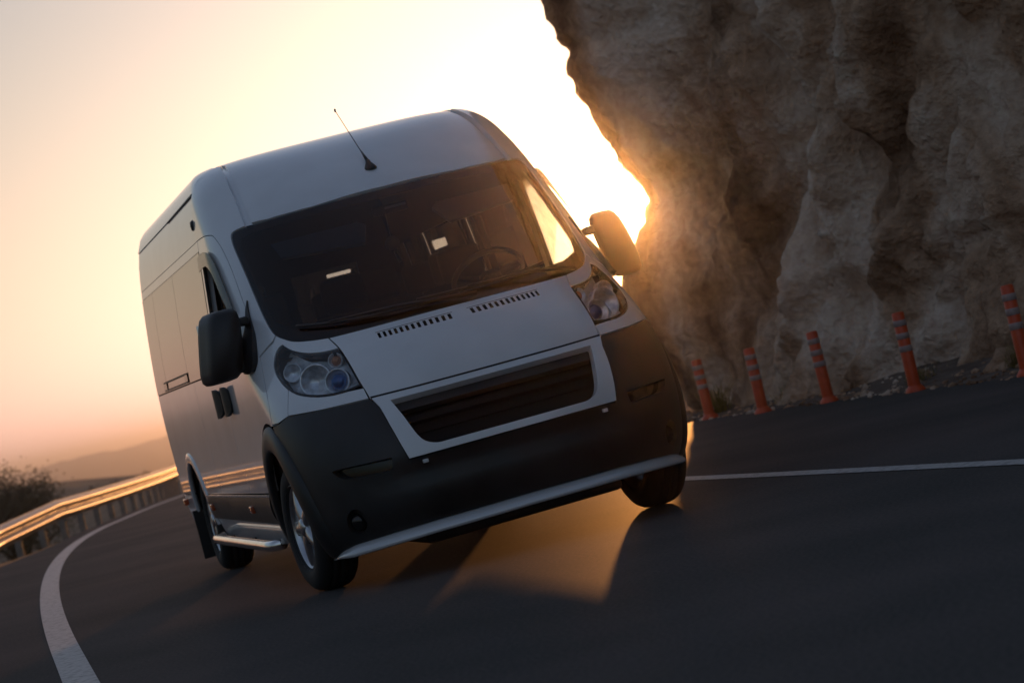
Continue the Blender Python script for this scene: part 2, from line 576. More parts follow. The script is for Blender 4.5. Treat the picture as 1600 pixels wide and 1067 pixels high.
# ------------------------------------------------------------------ the van's body surface
# z, nose y, half width, corner depth, plan exponents
KN = np.array([
[0.16, -.80, .92, .55, 3.0, 2.0], [0.22, -.93, .965, .62, 3.0, 2.0], [0.30, -.985, 1.00, .66, 3.0, 2.0],
[0.45, -1.025, 1.026, .70, 3.0, 2.0], [0.60, -1.035, 1.035, .72, 3.0, 2.0], [0.75, -.995, 1.038, .72, 2.9, 2.0],
[0.88, -.905, 1.038, .70, 2.8, 2.0], [0.945, -.835, 1.039, .70, 2.7, 2.0], [1.05, -.755, 1.038, .76, 2.45, 2.0],
[1.15, -.645, 1.036, .82, 2.35, 2.0], [1.24, -.505, 1.032, .84, 2.3, 2.0], [1.33, -.390, 1.027, .82, 2.3, 2.0],
[1.55, -.145, 1.009, .76, 2.3, 2.0], [1.80, .150, .982, .70, 2.4, 2.0], [2.00, .410, .958, .64, 2.5, 2.0],
[2.10, .560, .944, .62, 2.6, 2.0], [2.20, .725, .925, .60, 2.75, 2.0], [2.30, .920, .900, .56, 3.1, 2.1],
[2.37, 1.085, .872, .54, 3.4, 2.2], [2.41, 1.220, .847, .52, 3.7, 2.3], [2.445, 1.390, .808, .50, 4.0, 2.3],
[2.47, 1.590, .745, .50, 4.0, 2.2], [2.490, 1.850, .600, .45, 3.5, 2.0], [2.505, 2.250, .010, .10, 2.5, 2.0]])

def pchip(x, y, xq):
    h = np.diff(x); dl = np.diff(y) / h; d = np.zeros_like(y)
    for i in range(1, len(x) - 1):
        if dl[i - 1] * dl[i] > 0:
            w1 = 2 * h[i] + h[i - 1]; w2 = h[i] + 2 * h[i - 1]
            d[i] = (w1 + w2) / (w1 / dl[i - 1] + w2 / dl[i])
    d[0] = dl[0]; d[-1] = dl[-1]
    i = np.clip(np.searchsorted(x, xq) - 1, 0, len(x) - 2); u = (xq - x[i]) / h[i]
    return y[i] * (1 + 2 * u) * (1 - u) ** 2 + d[i] * h[i] * u * (1 - u) ** 2 + y[i + 1] * u * u * (3 - 2 * u) + d[i + 1] * h[i] * u * u * (u - 1)
TK = np.concatenate([[0], np.cumsum(np.sqrt((np.diff(KN[:, :3], axis=0) ** 2).sum(1)))])
TT = np.linspace(0, TK[-1], 1200)
TAB = np.stack([pchip(TK, KN[:, c], TT) for c in range(6)], 1)
kw = 22
ker = np.exp(-.5 * (np.arange(-3 * kw, 3 * kw + 1) / kw) ** 2); ker /= ker.sum()
pad = np.concatenate([2 * TAB[:1] - TAB[3 * kw:0:-1], TAB, 2 * TAB[-1:] - TAB[-2:-3 * kw - 2:-1]])
TAB = np.stack([np.convolve(pad[:, c], ker, 'valid') for c in range(6)], 1)

def tz(z):
    return np.interp(z, TAB[:, 0], TT)
def par(t):
    return [np.interp(t, TT, TAB[:, c]) for c in range(6)]

def map_s(q):           # (s, t): s = |x| + y - nose_y, signed
    s, t = q[:, 0], q[:, 1]
    z, yf, w, d, n, mm = par(t)
    a = np.abs(s)
    lo = np.zeros_like(a); hi = np.full_like(a, np.pi / 2)
    for _ in range(36):
        p = .5 * (lo + hi)
        g = w * np.sin(p) ** (2 / n) + d * (1 - np.cos(p) ** (2 / mm)) < a
        lo = np.where(g, p, lo); hi = np.where(g, hi, p)
    p = .5 * (lo + hi)
    x = w * np.sin(p) ** (2 / n); y = yf + d * (1 - np.cos(p) ** (2 / mm))
    return np.stack([np.sign(s) * x, y + np.maximum(a - (w + d), 0), z], 1)

def map_y(q):           # (y, t) on the +x side
    y, t = q[:, 0], q[:, 1]
    z, yf, w, d, n, mm = par(t)
    k = np.clip((d - (y - yf)) / d, 0, 1)
    return np.stack([w * np.maximum(1 - k ** mm, 0) ** (1 / n), y, z], 1)

def map_xy(q):          # (x, y) on the roof
    x, y = np.abs(q[:, 0]), q[:, 1]
    lo = np.full_like(x, tz(1.9)); hi = np.full_like(x, TT[-1])
    for _ in range(36):
        t = .5 * (lo + hi)
        z, yf, w, d, n, mm = par(t)
        k = np.clip((d - (y - yf)) / d, 0, None)
        ins = k ** mm + (x / np.maximum(w, 1e-6)) ** n < 1
        lo = np.where(ins, t, lo); hi = np.where(ins, hi, t)
    return np.stack([q[:, 0], y, par(.5 * (lo + hi))[0]], 1)

MAPS = {'s': map_s, 'y': map_y, 'xy': map_xy}

def s_of(y, z):
    p = map_y(np.array([[y, tz(z)]]))[0]
    return float(p[0] + y - par(tz(z))[1])

def densify(poly, step):
    out = []
    n = len(poly)
    for i in range(n):
        a = np.array(poly[i]); b = np.array(poly[(i + 1) % n])
        k = max(1, int(np.hypot(*(b - a)) / step))
        for j in range(k):
            out.append(tuple(a + (b - a) * j / k))
    return out

def cr(pts, k=4):
    """Catmull-Rom through an open polyline."""
    P = [np.array(p, float) for p in pts]
    out = []
    for i in range(len(P) - 1):
        p0, p1, p2, p3 = P[max(i - 1, 0)], P[i], P[i + 1], P[min(i + 2, len(P) - 1)]
        for j in range(k):
            t = j / k
            out.append(tuple(0.5 * (2 * p1 + (p2 - p0) * t + (2 * p0 - 5 * p1 + 4 * p2 - p3) * t * t + (3 * p1 - p0 - 3 * p2 + p3) * t ** 3)))
    out.append(tuple(P[-1]))
    return out

def area(poly):
    a = np.array(poly); b = np.roll(a, -1, 0)
    return .5 * (a[:, 0] * b[:, 1] - b[:, 0] * a[:, 1]).sum()

def inset(poly, d):
    if area(poly) < 0:
        poly = poly[::-1]
    P = np.array(poly, float)
    keep = np.hypot(*(P - np.roll(P, 1, 0)).T) > 1e-5
    P = P[keep]
    e = np.roll(P, -1, 0) - P
    e /= np.maximum(np.hypot(e[:, 0], e[:, 1])[:, None], 1e-9)
    nr = np.stack([-e[:, 1], e[:, 0]], 1)
    n0 = np.roll(nr, 1, 0)
    b = nr + n0
    k = np.maximum((b * nr).sum(1), .35)
    return [tuple(q) for q in P + b / k[:, None] * d]

def pip(pts, poly):
    x, y = pts[:, 0], pts[:, 1]
    ins = np.zeros(len(pts), bool)
    P = np.array(poly)
    Q = np.roll(P, -1, 0)
    for (x0, y0), (x1, y1) in zip(P, Q):
        if y0 == y1:
            continue
        c = ((y0 > y) != (y1 > y)) & (x < (x1 - x0) * (y - y0) / (y1 - y0) + x0)
        ins ^= c
    return ins

def seg_dist(pts, poly):
    P = np.array(poly); Q = np.roll(P, -1, 0)
    best = np.full(len(pts), 1e9)
    for a, b in zip(P, Q):
        ab = b - a
        t = np.clip(((pts - a) @ ab) / max(ab @ ab, 1e-12), 0, 1)
        best = np.minimum(best, np.hypot(*(pts - a - t[:, None] * ab).T))
    return best

def panel(name, outline, mat, parent, holes=(), off=0.0, thick=0.03, res=0.045, gap=0.0035, mode='s', sg=1, back='trim_in', label=None, profile=None, back_skin=True, dark_holes=False):
    """A sheet of the body surface cut to an outline given in (s|y|x, z|y), with turned-in edges."""
    conv = (lambda L: [(a, float(tz(b))) for a, b in L]) if mode in ('s', 'y') else (lambda L: list(L))
    out = conv(densify(outline, res))
    if gap:
        out = inset(out, gap)
    hs = [conv(densify(h, res * .7)) for h in holes]
    loops = [out] + hs
    pts, edges = [], []
    for L in loops:
        o = len(pts)
        pts += [tuple(p) for p in L]
        edges += [(o + i, o + (i + 1) % len(L)) for i in range(len(L))]
    A = np.array(out)
    gx = np.arange(A[:, 0].min() + res / 2, A[:, 0].max(), res)
    gy = np.arange(A[:, 1].min() + res / 2, A[:, 1].max(), res)
    if len(gx) and len(gy):
        G = np.stack(np.meshgrid(gx, gy), -1).reshape(-1, 2)
        G = G[pip(G, out)]
        for L in loops:
            if len(G):
                G = G[seg_dist(G, L) > res * .4]
        for h in hs:
            if len(G):
                G = G[~pip(G, h)]
        pts += [tuple(p) for p in G]
    r = delaunay_2d_cdt([Vector(p) for p in pts], edges, [], 0, 1e-6)
    V2 = np.array([tuple(p) for p in r[0]])
    F = np.array([list(f) for f in r[2]])
    C = V2[F].mean(1)
    ok = pip(C, out)
    for h in hs:
        ok &= ~pip(C, h)
    F = F[ok]
    a, b, c = V2[F[:, 0]], V2[F[:, 1]], V2[F[:, 2]]
    ar = (b[:, 0] - a[:, 0]) * (c[:, 1] - a[:, 1]) - (b[:, 1] - a[:, 1]) * (c[:, 0] - a[:, 0])
    F = F[np.abs(ar) > 1e-9]; ar = ar[np.abs(ar) > 1e-9]
    F[ar < 0] = F[ar < 0][:, ::-1]
    mp = MAPS[mode]
    X = mp(V2)
    e = 0.004
    du = mp(V2 + [e, 0]) - mp(V2 - [e, 0]); dv = mp(V2 + [0, e]) - mp(V2 - [0, e])
    N = np.cross(du, dv)
    N /= np.maximum(np.linalg.norm(N, axis=1)[:, None], 1e-9)
    o = off if profile is None else off + np.array([profile(p) for p in X])[:, None]
    X = X + N * o
    if profile is not None:
        fn = np.cross(X[F[:, 1]] - X[F[:, 0]], X[F[:, 2]] - X[F[:, 0]])
        N2 = np.zeros_like(X)
        for k in range(3):
            np.add.at(N2, F[:, k], fn)
        N = N2 / np.maximum(np.linalg.norm(N2, axis=1)[:, None], 1e-12)
    sgv = np.array([sg, 1, 1.0])
    X = X * sgv; N = N * sgv
    if sg < 0:
        F = F[:, ::-1]
    # boundary edges
    cnt = {}
    for t in F:
        for k in range(3):
            i, j = int(t[k]), int(t[(k + 1) % 3])
            cnt[(i, j)] = 1
    be = [(i, j) for (i, j) in cnt if (j, i) not in cnt]
    V = list(X); NN = list(N); faces = [tuple(int(q) for q in t) for t in F]; mi = [0] * len(faces)
    B = X - N * thick
    hd = np.full(len(V2), 1.0)
    if dark_holes:
        for h in hs:
            hd = np.minimum(hd, seg_dist(V2, h))
    if thick > 0:
        for i, j in be:
            t = X[j] - X[i]
            nn = np.cross(t, N[i])
            nn /= max(np.linalg.norm(nn), 1e-9)
            o0 = len(V)
            V += [X[i], X[j], B[j], B[i]]
            NN += [nn] * 4
            faces.append((o0 + 1, o0, o0 + 3, o0 + 2)); mi.append(1 if (dark_holes and hd[i] < 1e-4) else 0)
        if back_skin:
            o0 = len(V)
            V += list(B); NN += list(-N)
            faces += [tuple(o0 + int(q) for q in t[::-1]) for t in F]
            mi += [1] * len(F)
    return mesh_obj(name, V, faces, [mat, back], parent, True, mi, NN, body=True, label=label)

def both(L):
    """Half outline running from the centre line out and back -> closed symmetric outline."""
    return list(L) + [(-a, b) for a, b in reversed(L) if a > 1e-6]

van = empty('van', (0, 0, 0))
tag(van, 'white high-roof passenger van with black bumper leaning through the bend', 'van')

# ---- shared lines (s, z) on the front, (y, z) on the side
WS = cr([(0, 2.017), (.33, 2.016), (.70, 2.013), (.999, 2.010)], 2) + cr([(1.10, 2.006), (1.165, 1.992), (1.195, 1.955), (1.212, 1.89), (1.23, 1.718), (1.248, 1.527), (1.243, 1.427), (1.218, 1.378), (1.158, 1.346), (1.084, 1.32), (.949, 1.301), (.815, 1.290)], 3) + [(.652, 1.287), (.505, 1.286), (.3, 1.286), (0, 1.286)]
HOOD_SIDE = cr([(.815, 1.290), (.78, 1.227), (.761, 1.131), (.74, 1.041), (.722, .991), (.709, .942)], 3)
HL = [(1.2, 1.319), (1.153, 1.282), (1.059, 1.249), (.944, 1.23), (.843, 1.224), (.785, 1.225)]
HL_IN = [(.776, 1.19), (.761, 1.131), (.751, 1.087), (.730, 1.012)]
HL_LOW = [(.833, 1.002), (.946, 1.002), (1.073, 1.013), (1.185, 1.034), (1.26, 1.055), (1.328, 1.087)]
HL_OUT = [(1.374, 1.127), (1.399, 1.18), (1.376, 1.233), (1.312, 1.281), (1.246, 1.31)]
HLP = cr(HL, 3) + HL_IN + cr(HL_LOW, 3) + cr([HL_LOW[-1]] + HL_OUT + [HL[0]], 3)[1:-1]
DOORF = [(1.395, 2.046), (1.18, 2.044), (.949, 2.031), (.856, 1.998), (.731, 1.92), (.57, 1.79), (.39, 1.622), (.269, 1.502), (.124, 1.33), (.085, 1.29), (-.03, 1.175), (-.125, 1.078), (-.168, 1.016), (-.19, .925)]
DOORF = cr(DOORF, 3)
side = lambda L: [(s_of(y, z), z) for y, z in L]
fi = max(i for i, p in enumerate(DOORF) if p[1] >= 1.289)
R_F = 0.60

# windscreen: black border ring and the pane over it
ws = empty('windscreen', (0, -0.4, 1.3), parent=van)
ws.matrix_parent_inverse = Matrix()
def child_fix(o, p):
    o.parent = p
    o.matrix_parent_inverse = Matrix.Translation(-Vector(p.location)) if p.parent else Matrix()
WSF = both(WS)
WSI = both([(0, 1.975), (.5, 1.973), (1.0, 1.968), (1.10, 1.955), (1.150, 1.91), (1.180, 1.72), (1.190, 1.53), (1.17, 1.455), (1.10, 1.41), (.90, 1.375), (.6, 1.355), (.3, 1.347), (0, 1.345)])
o = panel('glass_pane', WSF, 'glass', None, gap=.003, thick=0.0, off=-.004, back_skin=False); child_fix(o, ws)
o = panel('black_border', WSF, 'gloss_black', None, holes=[WSI], gap=.003, thick=.006, off=-.009, back='gloss_black'); child_fix(o, ws)

# bonnet with slotted vents
slots = []
for sgn in (1, -1):
    for k in range(13):
        c = .058 + .4225 * k / 12 + .004
        slots.append([(sgn * (c - .0100), 1.2465), (sgn * (c + .0080), 1.2465), (sgn * (c + .0100), 1.2185), (sgn * (c - .0080), 1.2185)])
HOOD = both([(0, 1.286), (.3, 1.286), (.505, 1.286), (.652, 1.287)] + HOOD_SIDE + [(.55, .944), (.401, .942), (.2, .941), (0, .941)])
panel('bonnet', HOOD, 'paint', van, holes=slots, gap=.005, thick=.03, dark_holes=True, profile=lambda p: -.016 * max(0, min(1, (.984 - p[2]) / .043)))
for sgn in (1, -1):
    fr = []
    for a, b, c, d in ((.04, .50, 1.2505, 1.2525), ):
        panel('vent_frame', [(sgn * a, c), (sgn * b, c), (sgn * b, d), (sgn * a, d)], 'plastic', van, gap=0, off=.0012, thick=.0012, back_skin=False)
panel('vent_well', both([(0, 1.262), (.53, 1.262), (.53, 1.205), (0, 1.205)]), 'trim_in', van, gap=0, off=-.05, thick=0, back_skin=False)

for sg in (1, -1):
    # fender round the headlight
    fend = [(.815, 1.290)] + [p for p in WS if p[1] < 1.379 and p[0] > .82][::-1]
    fend += [(s_of(.10, 1.345), 1.345) if False else (1.275, 1.345)] + side([(.085, 1.29), (-.03, 1.175), (-.125, 1.078), (-.168, 1.016), (-.19, .935), (-.30, .935)])
    fend += [(1.415, .957), (1.372, 1.021)] + cr([HL_LOW[-1]] + HL_OUT + [HL[0]], 3)[:-1] + cr(HL, 3) + [(.782, 1.228)]
    fo = panel('front_fender', fend, 'paint', van, sg=sg, thick=.025, res=.035)
    # painted strip under the headlight
    panel('bumper_corner_strip', [(.722, .998)] + cr(HL_LOW, 2) + [(1.372, 1.021), (1.415, .959), (1.06, .946), (.712, .940)], 'paint', van, sg=sg, thick=.025, res=.035)
    # pillar and roof shoulder
    GR = [(1.005, 2.012), (.965, 2.151), (.924, 2.274), (.868, 2.389), (.845, 2.425)]
    ys_top = 1.47
    cab = [p for p in WS if p[1] >= 1.377 and p[0] > 1.0][::-1]
    cab += cr(GR, 3)
    X = map_xy(np.array([[.715, y] for y in (1.40, 1.47)]))
    sidetop = [(1.47, z) for z in (2.40, 2.35, 2.30, 2.2, 2.1, 2.05)]
    cab += [(p[0] + p[1] - float(par(tz(p[2]))[1]), float(p[2])) for p in X]
    cab += side(sidetop) + side(DOORF[:fi + 1])[0:] + [(1.272, 1.352)]
    panel('windscreen_pillar', cab, 'paint', van, sg=sg, thick=.03, off=.002, res=.035,
          profile=lambda p: .010 * min(1, max(0, (p[2] - 2.02) / .25)) * min(1, max(0, (p[2] - 2.02) / .1)))
    # roof gutter beside it
    gut = [(.72, .625), (.795, .70), (.775, .86), (.755, 1.06), (.735, 1.30), (.73, 1.47), (.73, 5.0), (.65, 5.0), (.65, 1.47), (.655, 1.30), (.675, 1.05), (.69, .84)]
    panel('roof_gutter', [(sg * a, b) for a, b in gut], 'paint', van, mode='xy', off=-.020, thick=.0, gap=0, back_skin=False, res=.03)

CAP = [(0, .445), (.31, .457), (.42, .472), (.55, .517), (.66, .572), (.742, .640), (.726, .84), (.710, 1.05), (.686, 1.30), (.680, 1.47), (0, 1.47)]
panel('roof_cap', both(CAP), 'paint', van, mode='xy', gap=.003, res=.05)
panel('roof', both([(0, 1.47), (.682, 1.47), (.682, 5.03), (0, 5.03)]), 'paint', van, mode='xy', gap=.003, res=.10)

# ---- sides
RC = 4.035
def arc(cy, cz, r, a0, a1, n=28):
    return [(cy + r * math.cos(math.radians(a0 + (a1 - a0) * k / n)), cz + r * math.sin(math.radians(a0 + (a1 - a0) * k / n))) for k in range(n + 1)]
for sg in (1, -1):
    d = empty('front_door', (sg * 1.03, 0.6, 0.57), parent=van)
    low = [p for p in arc(0, .345, R_F, 107, 22)]
    dpoly = DOORF + low[1:] + [(1.395, .57)]
    win = cr([(1.30, 1.925), (1.10, 1.925), (.93, 1.905), (.83, 1.865), (.70, 1.77), (.52, 1.62), (.38, 1.485), (.285, 1.365), (.30, 1.335), (.36, 1.325)], 3) + [(1.29, 1.325), (1.31, 1.34)]
    o = panel('door_skin', dpoly, 'paint', None, holes=[win], mode='y', sg=sg, res=.05, thick=.045); child_fix(o, d)
    q = [(.60, 1.66), (.52, 1.60), (.38, 1.465), (.295, 1.36), (.31, 1.345), (.60, 1.345)]
    o = panel('quarter_glass', q, 'tint_glass' if sg < 0 else 'door_glass', None, mode='y', sg=sg, off=-.012, thick=0, gap=0, back_skin=False); child_fix(o, d)
    o = panel('window_divider', [(.60, 1.70), (.60, 1.325), (.635, 1.325), (.635, 1.73)], 'plastic', None, mode='y', sg=sg, off=-.006, thick=.03, gap=0); child_fix(o, d)
    o = panel('window_seal', win, 'plastic', None, holes=[inset([tuple(p) for p in win], .016)], mode='y', sg=sg, off=.003, thick=.02, gap=0, back='plastic'); child_fix(o, d)
    if sg > 0:
        o = panel('window_glass', inset([p for p in win if p[0] > .63] + [], .004), 'door_glass', None, mode='y', sg=sg, off=-.02, thick=0, gap=0, back_skin=False); child_fix(o, d)
    # smoked wind deflector along the top of the window
    wd = cr([(1.34, 1.945), (1.10, 1.955), (.92, 1.935), (.80, 1.88), (.66, 1.775), (.48, 1.62), (.42, 1.565)], 3) + cr([(.45, 1.545), (.62, 1.665), (.80, 1.80), (.95, 1.86), (1.10, 1.875), (1.34, 1.865)], 3)
    o = panel('wind_deflector', wd, 'deflector', None, mode='y', sg=sg, off=.022, thick=.004, gap=0, back='deflector'); child_fix(o, d)
    # pull handles either side of the shut line
    for nm, y0, par_ in (('door_handle', 1.215, d), ('door_handle', 1.60, van)):
        hp = [(y0 + .095 * math.copysign(abs(math.cos(t)) ** .7, math.cos(t)), 1.115 + .085 * math.copysign(abs(math.sin(t)) ** .8, math.sin(t))) for t in np.linspace(0, 2 * math.pi, 28, endpoint=False)]
        o = panel(nm, hp, 'plastic', None if par_ is d else van, mode='y', sg=sg, off=.012, thick=.02, gap=0, back='plastic', res=.03, profile=lambda p, y0=y0: .028 * max(0, 1 - ((p[1] - y0) / .09) ** 2))
        if par_ is d:
            child_fix(o, d)
    # body side behind the door
    rear_edge = 5.02
    gy = [1.47 + (rear_edge - 1.47) * k / 12 for k in range(13)]
    sh = [(y, float(map_xy(np.array([[.705, y]]))[0, 2])) for y in gy]
    panel('roof_shoulder', [(1.47, 2.315), (rear_edge, 2.30)] + sh[::-1], 'paint', van, mode='y', sg=sg, res=.07, off=.006, gap=.002)
    panel('upper_side_panel', [(1.40, 2.046), (1.47, 2.046), (1.47, 2.315), (rear_edge, 2.30), (rear_edge, 2.03)], 'paint', van, mode='y', sg=sg, res=.09)
    panel('side_band', [(1.40, 1.985), (1.40, 2.046), (rear_edge, 2.03), (rear_edge, 1.97)], 'paint', van, mode='y', sg=sg, res=.09, gap=.004)
    zt = lambda y: 1.985 - .0041 * (y - 1.4)
    pn = [(1.40, 2.93), (2.93, 4.28), (4.28, rear_edge)]
    patch = [(3.69, 1.758), (4.11, 1.762), (4.11, 1.829), (3.69, 1.815)]
    for a, b in pn:
        hl_ = [patch] if (sg > 0 and a == 2.93) else []
        if hl_:
            panel('bright_patch_pane', patch, 'door_glass', van, mode='y', sg=sg, off=.001, thick=0, gap=0, back_skin=False)  # clear square added in the tint so a bright patch shows through the cabin
        panel('side_window', [(a, 1.292), (b, 1.292), (b, zt(b)), (a, zt(a))], 'tint_glass', van, mode='y', sg=sg, off=.002, thick=0, gap=.004, res=.09, back_skin=False, holes=hl_)
    for yj in (1.42, 2.93, 4.28, 4.995):
        panel('window_mullion', [(yj - .03, 1.28), (yj + .03, 1.28), (yj + .03, 1.99), (yj - .03, 1.99)], 'trim_in', van, mode='y', sg=sg, off=-.006, thick=.03, gap=0, res=.12, back='trim_in')
    for zj in (1.288, 1.975):
        panel('window_rail', [(1.45, zj - .015), (4.96, zj - .015), (4.96, zj + .018), (1.45, zj + .018)], 'trim_in', van, mode='y', sg=sg, off=-.008, thick=.03, gap=0, res=.12, back='trim_in')
    # sliding hopper at the foot of the middle window
    hp = empty('window_vent', (sg * 1.02, 2.95, 1.29), parent=van)
    for (a, b, z0, z1) in ((2.95, 4.40, 1.352, 1.362), (2.95, 4.40, 1.300, 1.308)):
        o = panel('vent_rail', [(a, z0), (b, z0), (b, z1), (a, z1)], 'plastic', None, mode='y', sg=sg, off=.010, thick=.012, gap=0, back='plastic'); child_fix(o, hp)
    for (a, b) in ((2.94, 3.10), (4.24, 4.42)):
        o = panel('vent_latch', [(a, 1.306), (b, 1.306), (b, 1.354), (a, 1.354)], 'gloss_black', None, mode='y', sg=sg, off=.008, thick=.012, gap=0, back='plastic'); child_fix(o, hp)
    panel('sliding_door', [(1.395, .57), (2.72, .57), (2.72, 1.288), (1.395, 1.288)], 'paint', van, mode='y', sg=sg, res=.08)
    ra = arc(RC, .345, .50, 26.7, 153.3)
    panel('rear_side_panel', [(2.72, 1.288), (2.72, .57)] + [p for p in ra[::-1]] + [(rear_edge, .57), (rear_edge, 1.288)], 'paint', van, mode='y', sg=sg, res=.08)
    panel('rear_corner', [(RC + .50 * math.cos(math.radians(-10)), .30)] + arc(RC, .345, .50, -5, 26.7, 8) + [(rear_edge, .57), (rear_edge, .30)], 'paint', van, mode='y', sg=sg, res=.08)
    # rub strip and sill
    panel('rub_strip', arc(0, .345, R_F, 22, 5, 8) + [(3.54, .41), (3.54, .57)], 'plastic', van, mode='y', sg=sg, res=.08, off=.012, gap=.002,
          profile=lambda p: .014 * max(0, math.sin(max(0, min(1, (p[2] - .41) / .16)) * math.pi)))
    panel('rub_strip_highlight', [(.57, .556), (3.52, .560), (3.52, .570), (.57, .566)], 'lip', van, mode='y', sg=sg, res=.08, off=.022, gap=0, thick=.01, back_skin=False)  # silver strip painted as the highlight along the rub strip's top edge
    panel('sill', [(.57, .405), (3.52, .405), (3.50, .27), (.52, .27)], 'paint', van, mode='y', sg=sg, res=.08, off=-.004)
    for y0, z0 in ((1.37, .482), (3.30, .49), (4.84, .52)):
        v, f = box_vf(-.012, .02, y0 - .05, y0 + .05, z0 - .022, z0 + .022, .008)
        bx = float(map_y(np.array([[y0, tz(z0)]]))[0, 0]) + .018
        mesh_obj('side_marker', [(sg * (bx + a), b, c) for a, b, c in v], f if sg > 0 else [q[::-1] for q in f], 'red_marker', van, body=True)
    # round lamp above the door
    bx = map_y(np.array([[1.48, tz(2.143)]]))[0]
    v, f = lathe([(0.0001, .022), (.025, .018), (.034, .004), (.036, -.02)], 20, 'x')
    mesh_obj('roof_marker', [(sg * (bx[0] + a), bx[1] + b, bx[2] + c) for a, b, c in v], f, 'plastic', van, body=True)
    # roof rail slot
    panel('roof_seam_strip', [(1.53, 2.316), (2.95, 2.303), (2.95, 2.308), (1.53, 2.326)], 'plastic', van, mode='y', sg=sg, off=.009, thick=.01, gap=0, back='plastic')
    # arch trims
    for (cy, r0, r1, a0, a1, mt, bl, nm) in ((0, .455, .585, -14, 196, 'plastic', .026, 'front_arch_trim'), (RC, .445, .515, 2, 178, 'paint', .012, 'rear_arch_trim')):
        v, f, nA = [], [], 44
        prof = [(r1, -.004), (r1 - .004, .006), (r0 + .72 * (r1 - r0), bl * .80), (r0 + .45 * (r1 - r0), bl), (r0 + .12 * (r1 - r0), bl * .95), (r0, bl * .75), (r0 - .004, bl * .3), (r0 - .002, -.012)]
        for i in range(nA + 1):
            th = math.radians(a0 + (a1 - a0) * i / nA)
            for r, b in prof:
                y = cy + r * math.cos(th); z = max(.185, .345 + r * math.sin(th))
                p = map_y(np.array([[y, tz(z)]]))[0]
                if p[0] < .8:
                    p[0] = .8
                v.append((sg * (p[0] + b), y, z))
        k = len(prof)
        for i in range(nA):
            for j in range(k - 1):
                q = (i * k + j, i * k + j + 1, (i + 1) * k + j + 1, (i + 1) * k + j)
                f.append(q if sg < 0 else q[::-1])
        mesh_obj(nm, v, f, mt, van, body=True)
        # inner liner
        lv, lf = [], []
        for i in range(33):
            th = math.radians(-4 + 188 * i / 32)
            for x in (.99, .55):
                lv.append((sg * x, cy + (r0 + .015) * math.cos(th), max(.16, .345 + (r0 + .015) * math.sin(th))))
        lf = [(2 * i, 2 * i + 1, 2 * i + 3, 2 * i + 2) for i in range(32)]
        ce = len(lv)
        lv.append((sg * .55, cy, .345))
        lf += [(2 * i + 1, ce, 2 * i + 3) for i in range(32)]
        mesh_obj('arch_liner', lv, lf, 'plastic', van, body=True)
    # mud flap behind the rear wheel, step tube along the sill
    v, f = box_vf(sg * .985 - .08, sg * .985 + .08, RC + .43, RC + .445, .12, .46, .004)
    mesh_obj('mud_flap', v, f, 'rubber', van, body=True)
    v, f = tube([(sg * 1.02, .70, .285), (sg * 1.07, .78, .283), (sg * 1.075, .90, .283), (sg * 1.075, 3.25, .283), (sg * 1.07, 3.36, .283), (sg * 1.02, 3.44, .285)], .031, 14)
    st = mesh_obj('side_step_tube', v, f, 'chrome', van, body=True)
    for yb in (1.0, 2.1, 3.15):
        v, f = box_vf(min(sg * .90, sg * 1.07), max(sg * .90, sg * 1.07), yb - .03, yb + .03, .275, .290, .004)
        mesh_obj('step_bracket', v, f, 'dark_metal', van, body=True)

# ---- bumper
TRIM_L = [(.596, .606), (.623, .69), (.647, .783), (.666, .88), (.701, .934)]
bump = [(0, .285), (.48, .282), (.792, .274), (1.018, .258), (1.203, .245), (1.33, .215)]
bump += side([(y, z) for y, z in arc(0, .345, .475, 198, 118, 18)]) + side([(-.20, .85), (-.195, .925), (-.30, .930)])
bump += [(1.415, .957), (1.06, .944), (.713, .938)] + TRIM_L[::-1] + [(.3, .607), (0, .607)]
fogc = [(1.075 + .085 * math.cos(t), .368 + .066 * math.sin(t)) for t in np.linspace(0, 2 * math.pi, 28, endpoint=False)]
intake = cr([(.70, .636), (.90, .640), (1.15, .642), (1.16, .625), (1.08, .588), (.90, .578), (.745, .575), (.715, .585)], 3)
hl = []
for sgn in (1, -1):
    hl += [[(sgn * a, b) for a, b in fogc], [(sgn * a, b) for a, b in intake]]
panel('bumper', both(bump), 'plastic', van, holes=hl, gap=.003, res=.045, thick=.04, back='plastic',
      profile=lambda p: -.028 * math.exp(-((p[2] - .53) / .05) ** 2) * (1 if abs(p[0]) < .55 else max(0, 1 - (abs(p[0]) - .55) / .3)))
for sg in (1, -1):
    panel('bumper_intake', [(sg * a, b) for a, b in intake], 'gloss_black', van, gap=-.004, off=-.039, thick=0, back_skin=False)
    fg = empty('fog_lamp', (sg * .83, -.77, .366), parent=van)
    o = panel('lamp_well', [(sg * a, b) for a, b in fogc], 'plastic', None, gap=-.004, off=-.039, thick=0, back_skin=False); child_fix(o, fg)
    c = map_s(np.array([[1.075, tz(.368)]]))[0]
    v, f = lathe([(.0001, -.016), (.03, -.013), (.046, 0), (.050, .012), (.045, .03)], 24, 'y')
    o = mesh_obj('lamp_glass', [(sg * (c[0] - .028) + a, c[1] + .028 + b, c[2] + e) for a, b, e in v], f, 'gloss_black', None, body=True); child_fix(o, fg)
panel('bonnet_gap_shade', both([(0, .940), (.401, .941), (.700, .945), (.700, .933), (.401, .929), (0, .928)]), 'grille_black', van, gap=0, off=.004, thick=.02, back='grille_black', res=.03)  # black strip standing in for the shade in the gap under the bonnet
